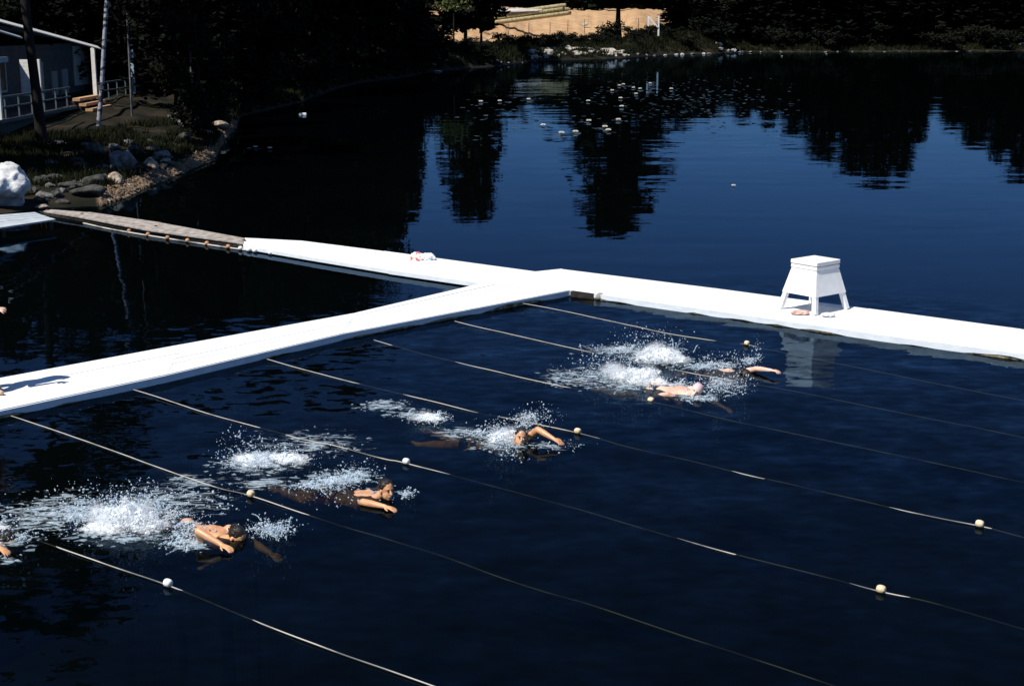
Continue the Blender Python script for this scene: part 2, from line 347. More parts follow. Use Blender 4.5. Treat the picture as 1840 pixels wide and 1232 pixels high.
dm = N.new('ShaderNodeMapRange'); dm.inputs[1].default_value = -.25; dm.inputs[2].default_value = -1.1; dm.inputs[3].default_value = 0; dm.inputs[4].default_value = 1; L.new(sx.outputs[2], dm.inputs[0])
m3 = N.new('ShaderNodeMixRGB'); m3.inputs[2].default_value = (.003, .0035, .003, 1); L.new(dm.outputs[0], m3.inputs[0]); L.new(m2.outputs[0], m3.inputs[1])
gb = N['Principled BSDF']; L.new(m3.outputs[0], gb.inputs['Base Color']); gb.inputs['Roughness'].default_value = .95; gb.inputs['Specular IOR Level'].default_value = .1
bn = N.new('ShaderNodeBump'); bn.inputs['Distance'].default_value = .15; L.new(dn.outputs['Fac'], bn.inputs['Height']); L.new(bn.outputs[0], gb.inputs['Normal'])
me.materials.append(gm); tag(link('ground', me), kind='structure')

# ------------------------------------------------------------------ water
wm = bpy.data.materials.new('lake_water'); wm.use_nodes = True; N = wm.node_tree.nodes; L = wm.node_tree.links
N.remove(N['Principled BSDF'])
geo = N.new('ShaderNodeNewGeometry')
def vmath(op, a, b=None, sc=None):
    n = N.new('ShaderNodeVectorMath'); n.operation = op
    if isinstance(a, (tuple, list)): n.inputs[0].default_value = a
    else: L.new(a, n.inputs[0])
    if b is not None:
        if isinstance(b, (tuple, list)): n.inputs[1].default_value = b
        else: L.new(b, n.inputs[1])
    if sc is not None:
        if isinstance(sc, (int, float)): n.inputs['Scale'].default_value = sc
        else: L.new(sc, n.inputs['Scale'])
    return n
def ripple(scale, stretch, rot, detail=2):
    mp = N.new('ShaderNodeMapping'); mp.inputs['Scale'].default_value = stretch; mp.inputs['Rotation'].default_value = (0, 0, rot)
    L.new(geo.outputs['Position'], mp.inputs['Vector'])
    nz = N.new('ShaderNodeTexNoise'); nz.inputs['Scale'].default_value = scale; nz.inputs['Detail'].default_value = detail
    L.new(mp.outputs[0], nz.inputs['Vector'])
    return vmath('SUBTRACT', nz.outputs['Color'], (.5, .5, .5)).outputs[0]
def mask(center, radius, soft):
    d = vmath('DISTANCE', geo.outputs['Position'], tuple(center)); mr = N.new('ShaderNodeMapRange'); mr.interpolation_type = 'SMOOTHSTEP'
    mr.inputs[1].default_value = radius; mr.inputs[2].default_value = radius + soft; mr.inputs[3].default_value = 1; mr.inputs[4].default_value = 0
    L.new(d.outputs['Value'], mr.inputs[0]); return mr.outputs[0]
def mmath(op, a, b):
    n = N.new('ShaderNodeMath'); n.operation = op
    for i, q in enumerate((a, b)):
        if isinstance(q, (int, float)): n.inputs[i].default_value = q
        else: L.new(q, n.inputs[i])
    return n.outputs[0]
calm = ripple(.9, (.30, 1, 1), 0, 3); fine = ripple(3.2, (.45, 1, 1), .15, 2)
pool = ripple(2.0, (.5, 1, 1), .3, 3); chop = ripple(6.0, (.6, 1, 1), -.1, 2)
pc = at(1200, 800); mk = mask((pc.x, pc.y, 0), 8.5, 5.0)
# gusty patches modulate the calm ripples
gn = N.new('ShaderNodeTexNoise'); gn.inputs['Scale'].default_value = .09; gn.inputs['Detail'].default_value = 2; L.new(geo.outputs['Position'], gn.inputs['Vector'])
gr = N.new('ShaderNodeMapRange'); gr.inputs[1].default_value = .4; gr.inputs[2].default_value = .65; gr.inputs[3].default_value = .010; gr.inputs[4].default_value = .034; L.new(gn.outputs['Fac'], gr.inputs[0])
s1 = vmath('SCALE', calm, sc=gr.outputs[0]).outputs[0]
s2 = vmath('SCALE', fine, sc=mmath('MULTIPLY', gr.outputs[0], .5)).outputs[0]
s3 = vmath('SCALE', pool, sc=mmath('MULTIPLY', mk, .12)).outputs[0]
s4 = vmath('SCALE', chop, sc=mmath('MULTIPLY', mk, .12)).outputs[0]
sm = vmath('ADD', vmath('ADD', s1, s2).outputs[0], vmath('ADD', s3, s4).outputs[0]).outputs[0]
flat = vmath('MULTIPLY', sm, (.42, 1.15, 0)).outputs[0]
nrm = vmath('NORMALIZE', vmath('ADD', flat, (0, 0, 1)).outputs[0]).outputs[0]
fr = N.new('ShaderNodeFresnel'); fr.inputs['IOR'].default_value = 1.22; L.new(nrm, fr.inputs['Normal'])
gl = N.new('ShaderNodeBsdfGlossy'); gl.inputs['Roughness'].default_value = .015; gl.inputs['Color'].default_value = (.225, .345, .50, 1); L.new(nrm, gl.inputs['Normal'])
tp = N.new('ShaderNodeBsdfTransparent'); tp.inputs['Color'].default_value = (.27, .29, .23, 1)
df = N.new('ShaderNodeBsdfDiffuse'); df.inputs['Color'].default_value = (.003, .007, .009, 1)
mxa = N.new('ShaderNodeMixShader'); mxa.inputs[0].default_value = .14; L.new(tp.outputs[0], mxa.inputs[1]); L.new(df.outputs[0], mxa.inputs[2])
mxw = N.new('ShaderNodeMixShader'); L.new(fr.outputs[0], mxw.inputs[0]); L.new(mxa.outputs[0], mxw.inputs[1]); L.new(gl.outputs[0], mxw.inputs[2])
L.new(mxw.outputs[0], N['Material Output'].inputs['Surface'])
wb = MB(); wb.add([(-460, -200, 0), (460, -200, 0), (460, 420, 0), (-460, 420, 0)], [(0, 1, 2, 3)])
tag(wb.build('lake_water', wm), kind='structure')

# ------------------------------------------------------------------ docks
TOP = .12
def lerp(a, b, t): return a + (b - a) * t
def dock(name, outer, inner, label, near_side, nboards=6, top=TOP, white='white', algae=True, clean=False):
    """outer/inner: matching lists of plan points; near_side: 'inner'. Sections between successive points."""
    root = empty(name, (outer[0] + inner[0]) / 2 * 1.0, label, 'dock')
    o = Vector((root.location.x, root.location.y, 0)); root.location.z = 0
    for i in range(len(outer) - 1):
        a0, a1, b0, b1 = outer[i] - o, outer[i + 1] - o, inner[i] - o, inner[i + 1] - o
        mb = MB(); ln = (a1 - a0).length; g = .0008 / max(ln, .1)
        dz = random.uniform(-.004, .004)
        for k in range(nboards):
            t0, t1 = k / nboards + .006, (k + 1) / nboards - .006
            z1 = top + dz + random.uniform(-.004, .004)
            s0, s1 = g, 1 - g
            c00 = lerp(lerp(a0, b0, t0), lerp(a1, b1, t0), s0); c01 = lerp(lerp(a0, b0, t0), lerp(a1, b1, t0), s1)
            c10 = lerp(lerp(a0, b0, t1), lerp(a1, b1, t1), s0); c11 = lerp(lerp(a0, b0, t1), lerp(a1, b1, t1), s1)
            mb.slab(c00, c10, c11, c01, top - .03, z1)
        mb.build('deck', M[white], root, bevel=.006)
        # fascia boards both sides, subdivided with a wavy lower edge
        for side, (p0, p1, q0) in enumerate(((a0, a1, b0), (b0, b1, a0))):
            outd = (p0 - q0).normalized(); n = max(6, int(ln / .22)); mb = MB(); al = MB()
            pts = []
            for j in range(n + 1):
                t = j / n; p = lerp(p0, p1, t); w = fnoise((p.x + o.x, p.y + o.y, 2 + side), 1.1, 3)
                pts.append((p, max(-.03, .012 + .07 * w)))
            for j in range(n):
                (p, lo), (q, lo2) = pts[j], pts[j + 1]
                e = outd * .028; i0 = outd * .002
                if clean: lo = lo2 = .03
                mb.hexa([(p + i0)[:2] + (lo,), (p + e)[:2] + (lo,), (q + e)[:2] + (lo2,), (q + i0)[:2] + (lo2,), (p + i0)[:2] + (top - .05,), (p + e)[:2] + (top - .012,), (q + e)[:2] + (top - .012,), (q + i0)[:2] + (top - .05,)]) if False else \
                mb.hexa([Vector((p.x + i0.x, p.y + i0.y, lo)), Vector((p.x + e.x, p.y + e.y, lo)), Vector((q.x + e.x, q.y + e.y, lo2)), Vector((q.x + i0.x, q.y + i0.y, lo2)),
                         Vector((p.x + i0.x, p.y + i0.y, top - .012)), Vector((p.x + e.x, p.y + e.y, top - .012)), Vector((q.x + e.x, q.y + e.y, top - .012)), Vector((q.x + i0.x, q.y + i0.y, top - .012))])
                if algae:
                    e2 = outd * (.014 + .012 * fnoise((p.x * 3, p.y * 3, 1), 1, 2)); hi = lo + .002; hi2 = lo2 + .002; e2b = outd * .004
                    al.hexa([Vector((p.x - e2.x, p.y - e2.y, -.12)), Vector((p.x + e2.x, p.y + e2.y, -.12)), Vector((q.x + e2.x, q.y + e2.y, -.12)), Vector((q.x - e2.x, q.y - e2.y, -.12)),
                             Vector((p.x - e2.x, p.y - e2.y, hi)), Vector((p.x + e2.x, p.y + e2.y, hi)), Vector((q.x + e2.x, q.y + e2.y, hi2)), Vector((q.x - e2.x, q.y - e2.y, hi2))])
            mb.build('fascia', M['fascia'] if white == 'white' else M[white], root)
            if algae: al.build('waterline_timber', M['algae'], root)
        # floats below
        fl = MB()
        for t in np.arange(.2, .9, .25):
            c = lerp(lerp(a0, b0, .5), lerp(a1, b1, .5), float(t)); w = (b0 - a0).length * .28; d = (a1 - a0).normalized(); nn = (b0 - a0).normalized()
            fl.slab(c - d * .5 - nn * w, c + d * .5 - nn * w, c + d * .5 + nn * w, c - d * .5 + nn * w, -.3, top - .035)
        fl.build('float_box', M['darkwood'], root)
    return root
# left arm (towards camera left)
LO = [(-420, 761), (0, 678), (330, 617), (640, 561), (866, 508)]
LI = [(-420, 832), (0, 736), (300, 672), (617, 598), (1026, 520)]
lo = [at(*p, TOP) for p in LO]; li = [at(*p, TOP) for p in LI]
dock('floating_dock', lo, li, 'long white dock from the left edge to the corner with lane ropes tied along it', 'inner')
# cross dock right arm
RO = [(975, 490), (1010, 483), (1282, 517), (1560, 554), (1836, 591), (2300, 653)]
RI = [(1002, 525.2), (1029, 521), (1300, 559), (1580, 599.5), (1838, 634), (2300, 700)]
ro = [at(*p, TOP) for p in RO[1:]]; ri = [at(*p, TOP) for p in RI[1:]]
dock('floating_dock', ro, ri, 'white dock on the right carrying the tapered white stand', 'inner')
# corner / far-left arm
FO = [(440, 426.8), (540, 432), (690, 451), (1008, 483.4)]
FI = [(437, 440), (560, 461), (700, 484), (868.5, 508)]
fo = [at(*p, TOP) for p in FO]; fi = [at(*p, TOP) for p in FI]
fi_in = fi
dock('floating_dock', fo[:3], fi[:3], 'white dock section in the distance leading left to the grey gangway', 'inner', algae=False, clean=True)
# corner platform filling the junction of the three arms
root = empty('floating_dock', (fo[2].x, fo[2].y, 0), 'white corner platform where the three dock arms meet', 'dock')
o = root.location.copy()
mb = MB()
def poly_prism(mb, pts, z0, z1):
    n = len(pts); mb.add([(p.x, p.y, z0) for p in pts] + [(p.x, p.y, z1) for p in pts], [tuple(range(n))[::-1], tuple(range(n, 2 * n))] + [(i, (i + 1) % n, n + (i + 1) % n, n + i) for i in range(n)])
cornr = [fi[2], lo[-1], li[-1], ri[0], ro[0], at(962, 488, TOP), fo[2]]
poly_prism(mb, [p - o for p in cornr], TOP - .03, TOP + .004)
mb.build('deck', M['white'], root)
mb = MB(); poly_prism(mb, [p - o - (p - sum(cornr, Vector()) / 7).normalized() * .04 for p in cornr], -.3, TOP - .035); mb.build('float_box', M['darkwood'], root)
mb = MB(); a, b = fi[2] - o, lo[-1] - o; dd = (b - a).normalized(); nn = Vector((dd.y, -dd.x, 0)) * .02; mb.bar((a.x + nn.x, a.y + nn.y, .07), (b.x + nn.x, b.y + nn.y, .07), .03, .085); a, b = li[-1] - o, ri[0] - o; mb.build('fascia', M['fascia'], root); mb = MB(); mb.bar((a.x, a.y, .06), (b.x, b.y, .06), .06, .10); mb.build('fascia', M['fascia'], root)
# dark bar stands in for the shaded gap at the corner
mb = MB(); a = at(1031, 526, .06); b = at(1072, 531, .06); a += Vector((-.04, -.045, 0)); b += Vector((-.04, -.045, 0)); mb.bar((a.x, a.y, .055), (b.x, b.y, .055), .09, .11)
tag(mb.build('gap_strip', M['darkwood']), 'dark strip standing in for the shaded gap in the dock side at the pool corner', 'shade strip')
mb = MB(); a = at(1083, 532, .06); mb.ell((a.x - .05, a.y - .05, .06), (.09, .07, .08)); mb.ell((a.x + .05, a.y - .06, .04), (.06, .05, .07))
tag(mb.build('rope_knot', M['ropem'], smooth=True), 'knotted rope lump on the dock edge beside the dark strip', 'rope knot')

# gangway (weathered grey planks) and pale shore dock
GO = [(92, 376), (160, 381), (290, 400), (440, 427.6)]; GI = [(78, 379), (135, 388), (270, 413.5), (437, 436.5)]
g0 = [at(*p, .13) for p in GO]; g1 = [at(*p, .13) for p in GI]
root = empty('gangway', (g0[0].x, g0[0].y, 0), 'weathered grey plank gangway between rocky shore and white dock', 'gangway'); o = root.location.copy()
mb = MB()
for i in range(3):
    for k in range(3):
        t0, t1 = k / 3 + .01, (k + 1) / 3 - .01
        z = .13 + random.uniform(-.006, .006)
        mb.slab(lerp(g0[i], g1[i], t0) - o, lerp(g0[i], g1[i], t1) - o, lerp(g0[i + 1], g1[i + 1], t1) - o, lerp(g0[i + 1], g1[i + 1], t0) - o, .095, z)
mb.build('deck', M['greywood'], root)
mb = MB()
for i in range(3):
    for s in (.12, .88):
        a = lerp(g0[i], g1[i], s) - o; b = lerp(g0[i + 1], g1[i + 1], s) - o; mb.bar((a.x, a.y, .05), (b.x, b.y, .05), .08, .085)
mb.build('stringer', M['darkwood'], root)
for i in range(4):
    mb = MB(); a = lerp(g0[i], g1[i], .5) - o; mb.tube([(a.x, a.y, -1.2), (a.x, a.y, .09)], [.07, .07], 8); mb.build('post', M['darkwood'], root)
pd = [at(-260, 405, .25), at(-200, 440, .25), at(100, 394, .25), at(62, 381, .25)]
root = empty('shore_dock', (pd[2].x, pd[2].y, 0), 'pale grey shore dock at the left edge below the white boulder', 'dock'); o = root.location.copy()
mb = MB()
for k in range(5):
    t0, t1 = k / 5 + .008, (k + 1) / 5 - .008
    mb.slab(lerp(pd[0], pd[1], t0) - o, lerp(pd[0], pd[1], t1) - o, lerp(pd[3], pd[2], t1) - o, lerp(pd[3], pd[2], t0) - o, .21, .25 + random.uniform(-.005, .005))
mb.build('deck', M['lightgrey'], root)
mb = MB()
for t in (0, .33, .66, .97):
    a = lerp(pd[1], pd[2], t) - o; b = lerp(pd[0], pd[3], t) - o
    mb.bar((a.x, a.y, .10), (b.x, b.y, .10), .1, .2)
mb.build('crossbeam', M['darkwood'], root)

# ------------------------------------------------------------------ ropes and floats
def catmull(P, n=8):
    P = [P[0] * 2 - P[1]] + P + [P[-1] * 2 - P[-2]]; out = []
    for i in range(1, len(P) - 2):
        for j in range(n):
            t = j / n; a, b, c, d = P[i - 1], P[i], P[i + 1], P[i + 2]
            out.append(.5 * (2 * b + (c - a) * t + (2 * a - 5 * b + 4 * c - d) * t * t + (3 * b - a - 3 * c + d) * t ** 3))
    return out + [P[-2]]
def rope_thing(wps, floats, label, seed, frad=.041, rad=.0065):
    P = []
    for (px, py, z) in wps: P.append(at(px, py, .009 if .007 < z < .02 else (-.022 if -.005 <= z <= .007 else (-.035 if z < 0 else z))))
    root = empty('lane_rope', (P[0].x, P[0].y, 0), label, 'lane rope', 'lane ropes across the swimming area'); o = root.location.copy()
    C = [p - o for p in catmull(P, 10)]
    C = [Vector((p.x, p.y, p.z + .006 * fnoise((p.x + o.x, p.y + o.y, seed), .9, 3))) for p in C]
    mb = MB(); mb.tube(C, [rad] * len(C), 6); mb.build('rope', M['ropem'], root, smooth=True)
    for (px, py, m) in floats:
        p = at(px, py, .03) - o
        j = min(range(len(C)), key=lambda k: (C[k] - p).length); d = (C[min(j + 1, len(C) - 1)] - C[max(0, j - 1)]).normalized()
        mb = MB(); r = frad
        prof = [(-1.05, .35), (-1, .62), (-.75, .88), (-.3, 1), (.3, 1), (.75, .88), (1, .62), (1.05, .35)]
        mb.tube([C[j] + Vector((0, 0, .025)) + d * r * t for t, _ in prof], [r * k for _, k in prof], 16, cap=False)
        mb.build('rope_float', M[m], root, smooth=True)
A_, B_ = .012, -.012
rope_thing([(940, 545, .05), (985, 553, .03), (1080, 573, .014), (1140, 586, A_), (1190, 597, .008), (1270, 610, A_), (1310, 616, -.02), (1342, 619, .01), (1380, 628, .006), (1450, 642, B_), (1560, 664, B_), (1840, 720, B_), (2150, 780, B_)],
           [(1340, 618, 'cork')], 'farthest lane rope, tied nearest the pool corner, one float near the far swimmer\'s hand', 1)
rope_thing([(817, 577, .05), (850, 585, .03), (930, 603, .014), (1035, 627, .012), (1120, 645, -.01), (1230, 668, .012), (1285, 678, .008), (1428, 703, B_), (1596, 737, B_), (1840, 786, B_), (2150, 850, B_)],
           [], 'second lane rope from the pool corner, running between the two far swimmers', 2)
rope_thing([(672, 611, .05), (720, 625, .0), (780, 641, .004), (860, 660, .012), (985, 689, .012), (1060, 703, -.004), (1157, 719, .006), (1300, 752, B_), (1400, 773, B_), (1650, 826, B_), (1840, 866, B_), (2150, 930, B_)],
           [(1157, 719, 'cork')], 'lane rope passing just in front of the two far swimmers, with one tan float', 3)
rope_thing([(480, 645, .05), (515, 655, .02), (615, 682, .013), (680, 698, .0), (760, 717, .010), (840, 737, .012), (880, 746, -.005), (915, 752, .01), (1038, 777, .008), (1130, 803, .003), (1250, 830, .002), (1360, 857, .012), (1390, 863, .003), (1520, 893, .002), (1660, 925, .012), (1760, 945, .014), (1800, 955, .003), (1900, 981, B_), (2150, 1046, B_)],
           [(1038, 777, 'cork'), (1760, 944, 'cork')], 'lane rope whose float bobs at the middle swimmer\'s fingertips', 4)
rope_thing([(240, 700, .05), (280, 712, .02), (370, 742, .012), (450, 764, .011), (485, 773, .0), (540, 788, .011), (600, 800, .008), (690, 824, .012), (730, 832, .01), (900, 877, .002), (1030, 912, .004), (1140, 945, .002), (1300, 990, .012), (1340, 1000, .003), (1470, 1033, .002), (1583, 1062, .012), (1680, 1084, .002), (1840, 1130, B_), (2150, 1220, B_)],
           [(729, 831, 'whitefloat'), (1583, 1061, 'cork')], 'lane rope behind the dark-haired swimmer, white float left and cork float far right', 5)
rope_thing([(20, 747, .05), (60, 760, .015), (200, 808, .009), (300, 845, .012), (390, 876, .011), (444, 889, .010), (525, 915, .012), (603, 941, .0), (766, 990, .003), (823, 1009, .004), (896, 1036, .003), (972, 1061, .003), (1051, 1083, .003), (1140, 1113, .004), (1236, 1145, .004), (1332, 1176, .003), (1496, 1231, .004), (1650, 1290, .004), (1900, 1380, B_)],
           [(444, 888, 'cork')], 'lane rope between the dark-haired swimmer and the big white splash, one round float', 6)
rope_thing([(-330, 818, .05), (-250, 850, .01), (-100, 906, .005), (60, 967, -.02), (119, 988, .012), (216, 1022, .012), (295, 1049, .012), (358, 1073, .003), (410, 1095, .004), (500, 1132, .012), (614, 1175, .012), (778, 1232, .012), (950, 1298, .005), (1200, 1390, B_)],
           [(295, 1048, 'whitefloat')], 'nearest lane rope, crossing the bottom left corner with one pale float', 7)
# float line beside the gangway
W_ = [(150, 401, .02), (200, 412, .02), (290, 427, .02), (425, 447, .02), (500, 456, .02)]
P = [at(*w) for w in W_]; root = empty('float_line', (P[0].x, P[0].y, 0), 'rope strung with small orange and white floats beside the grey gangway', 'float line'); o = root.location.copy()
C = [p - o for p in catmull(P, 10)]; mb = MB(); mb.tube(C, [.022] * len(C), 6); mb.build('rope', M['ropem'], root, smooth=True)
for (px, py, m) in [(232, 415, 'orange'), (266, 421, 'orange'), (301, 427, 'orange'), (337, 432, 'orange'), (372, 437, 'orange'), (410, 443, 'orange'), (432, 446, 'whitefloat'), (447, 448.5, 'whitefloat'), (458, 450, 'whitefloat'), (486, 454, 'whitefloat')]:
    p = at(px, py, .05) - o; mb = MB(); mb.ell(p, (.058, .058, .055), seg=12, rings=8); mb.build('rope_float', M[m], root, smooth=True)

# ------------------------------------------------------------------ starter's stand
fF, fL, fR = at(1472, 571, TOP), at(1406, 558, TOP), at(1520, 552, TOP)
ux = (fF - fL); ux.z = 0; uy = (fR - fF); uy.z = 0
cen = (fL + fR) / 2
half_x, half_y = ux.length / 2, uy.length / 2
ux.normalize(); uy = (uy - ux * uy.dot(ux)).normalized()
half_y = abs((fR - fF).dot(uy)) / 2
px_m = F / cen.y; half_x *= 1.0; half_y *= .82; cen = cen + Vector((-.02, 0, 0))
root = empty('starting_stand', (cen.x, cen.y, TOP + .005), 'white four legged tapered wooden stand with slab top on the right dock', 'stand')
root.rotation_euler = (0, 0, math.atan2(ux.y, ux.x))
HT = 92 / px_m
def hw(t): return half_x * (1 - .47 * t), half_y * (1 - .47 * t)
def frustum(mb, z0, z1, e=0, shell=0):
    a0, b0 = hw(z0 / HT); a1, b1 = hw(z1 / HT)
    a0 += e; b0 += e; a1 += e; b1 += e
    mb.hexa([(-a0, -b0, z0), (a0, -b0, z0), (a0, b0, z0), (-a0, b0, z0), (-a1, -b1, z1), (a1, -b1, z1), (a1, b1, z1), (-a1, b1, z1)])
zs, zt = .34 * HT, .83 * HT
print('stand', half_x, half_y, HT)
# skirt: four separate sloping boards
for k in range(4):
    mb = MB(); a0, b0 = hw(zs / HT); a1, b1 = hw(zt / HT); a0 += .035; b0 += .035; a1 += .03; b1 += .03; th = .02
    if k < 2:
        s = 1 if k else -1
        mb.hexa([(-a0, s * b0, zs), (a0, s * b0, zs), (a0, s * (b0 - th), zs), (-a0, s * (b0 - th), zs), (-a1, s * b1, zt), (a1, s * b1, zt), (a1, s * (b1 - th), zt), (-a1, s * (b1 - th), zt)])
    else:
        s = 1 if k == 3 else -1; c0, c1 = b0 - th - .002, b1 - th - .002
        mb.hexa([(s * a0, -c0, zs), (s * (a0 - th), -c0, zs), (s * (a0 - th), c0, zs), (s * a0, c0, zs), (s * a1, -c1, zt), (s * (a1 - th), -c1, zt), (s * (a1 - th), c1, zt), (s * a1, c1, zt)])
    bm = bmesh.new(); me = mb.mesh('skirt_panel', M['standwhite']); bm.from_mesh(me); bmesh.ops.recalc_face_normals(bm, faces=bm.faces); bm.to_mesh(me); bm.free()
    link('skirt_panel', me, root, bevel=.003)
for sx in (-1, 1):
    for sy in (-1, 1):
        mb = MB(); a0, b0 = hw(0); a1, b1 = hw(zs / HT + .3)
        mb.bar((sx * (a0 - .02), sy * (b0 - .02), 0), (sx * (a1 - .02), sy * (b1 - .02), HT * (.3) + zs), .085, .085, Vector((1, 0, 0)))
        mb.build('leg', M['standwhite'], root, bevel=.006)
at_, bt_ = hw(.9)
mb = MB(); mb.box(-at_ - .055, at_ + .055, -bt_ - .055, bt_ + .055, zt + .004, zt + .07); mb.build('top_trim', M['standwhite'], root, bevel=.012)
mb = MB(); mb.box(-at_ - .06, at_ + .06, -bt_ - .06, bt_ + .06, zt + .082, HT); mb.build('top_slab', M['standwhite'], root, bevel=.012)
mb = MB(); mb.box(-at_ - .02, at_ + .02, -bt_ - .02, bt_ + .02, zt + .03, zt + .1); mb.build('neck', M['greywood'], root)

def lumpy(name, c, ax, m, seed, label, cat, amp=.3, fr=6, group=None, kind=None):
    bm = bmesh.new(); bmesh.ops.create_icosphere(bm, subdivisions=4, radius=1)
    for v in bm.verts:
        d = 1 + amp * fnoise(v.co + Vector((seed * 7.1, seed * 3.3, 0)), fr / 3.0, 4)
        v.co = Vector((v.co.x * ax[0] * d, v.co.y * ax[1] * d, max(-.25, v.co.z) * ax[2] * d))
    me = bpy.data.meshes.new(name); bm.to_mesh(me); bm.free(); me.materials.append(M[m]); me.polygons.foreach_set('use_smooth', np.ones(len(me.polygons), dtype=bool))
    o = link(name, me, loc=c); return tag(o, label, cat, group, kind)
p = at(1438, 562, TOP + .03); lumpy('folded_clothes', p, (.16, .10, .055), 'clothpink', 1, 'crumpled pinkish clothes under the white stand', 'clothes')
p = at(1488, 566, TOP + .03); lumpy('towel', p, (.12, .09, .045), 'clothwhite', 2, 'small white towel under the right side of the white stand', 'towel')
p = at(752, 464, TOP + .04); lumpy('folded_towel', p, (.19, .15, .13), 'clothred', 3, 'red and white bundled towel on the distant white dock', 'towel')
p = at(769, 464, TOP + .04); lumpy('towel', p, (.16, .13, .11), 'clothwhite', 4, 'pale bundled towel beside the red one on the distant dock', 'towel')

# ------------------------------------------------------------------ people
def hand(mb, w, d, nrm, side, curl=.25, sc=1.0, spread=.10):
    """w wrist, d pointing direction, nrm back-of-hand normal, side +1/-1 thumb side"""
    d = d.normalized(); nrm = (nrm - d * nrm.dot(d)).normalized(); s = d.cross(nrm).normalized() * side
    mb.tube([w, w + d * .035 * sc, w + d * .075 * sc, w + d * .095 * sc], [(.027 * sc, .020 * sc), (.036 * sc, .018 * sc), (.042 * sc, .016 * sc), (.038 * sc, .013 * sc)], 12, up=nrm)
    for k, (off, ln) in enumerate(((.033, .072), (.011, .080), (-.011, .074), (-.031, .058))):
        b = w + d * .088 * sc + s * off * sc; dd = (d + s * off * spread / .033).normalized()
        pts = [b]; ang = 0
        for q in (.45, .32, .23):
            ang += curl * (1 + .15 * k); pts.append(pts[-1] + (dd * math.cos(ang) - nrm * math.sin(ang)) * ln * q * sc)
        mb.tube(pts, [.0100 * sc, .0095 * sc, .0088 * sc, .0075 * sc], 8, up=nrm)
    b = w + d * .025 * sc + s * .030 * sc
    mb.tube([b, b + (d * .55 + s * .75) * .035 * sc, b + (d * .85 + s * .6 - nrm * .15) * .068 * sc], [.014 * sc, .0115 * sc, .009 * sc], 8, up=nrm)
def limb(mb, P, rad, seg=12):
    C = catmull([Vector(p) for p in P], 6); n = len(C); rr = np.interp(np.linspace(0, 1, n), np.linspace(0, 1, len(rad)), rad)
    mb.tube(C, list(rr), seg)
def head(mb, c, fwd, up, sc=1.0):
    fwd = fwd.normalized(); up = (up - fwd * up.dot(fwd)).normalized(); lf = up.cross(fwd)
    rot = Matrix((fwd, lf, up)).transposed()
    q = lambda a, b, d: c + rot @ Vector((a, b, d)) * sc
    mb.ell(q(-.012, 0, .03), (.098 * sc, .076 * sc, .090 * sc), rot, 18, 12)      # cranium
    mb.ell(q(.020, 0, -.03), (.066 * sc, .060 * sc, .085 * sc), rot, 16, 10)     # face
    mb.ell(q(.052, 0, -.088), (.028 * sc, .028 * sc, .022 * sc), rot, 10, 7)     # chin
    mb.tube([q(.085, 0, .012), q(.098, 0, -.012), q(.104, 0, -.030)], [.008 * sc, .011 * sc, .014 * sc], 8)  # nose
    mb.ell(q(.082, 0, -.058), (.010 * sc, .024 * sc, .006 * sc), rot, 10, 6)     # lips
    mb.ell(q(.080, 0, -.068), (.009 * sc, .020 * sc, .006 * sc), rot, 10, 6)
    mb.ell(q(.078, .0, .028), (.012 * sc, .045 * sc, .008 * sc), rot, 10, 6)     # brow
    for s in (1, -1): mb.ell(q(-.005, s * .076, -.012), (.018 * sc, .008 * sc, .030 * sc), rot, 10, 7)
    return q, rot
def finish_body(mb, name, m, parent, vox=.0075):
    o = mb.build(name, M[m], parent, smooth=True)
    r = o.modifiers.new('r', 'REMESH'); r.mode = 'VOXEL'; r.voxel_size = vox; r.use_smooth_shade = True
    s = o.modifiers.new('s', 'SMOOTH'); s.factor = .5; s.iterations = 3
    applied(o); o.data.polygons.foreach_set('use_smooth', np.ones(len(o.data.polygons), dtype=bool))
    return o
HEAD_DIR = (ri[1] - ri[0]).normalized(); HEAD_DIR.z = 0; HEAD_DIR.normalize()
HEADING = math.atan2(HEAD_DIR.y, HEAD_DIR.x)
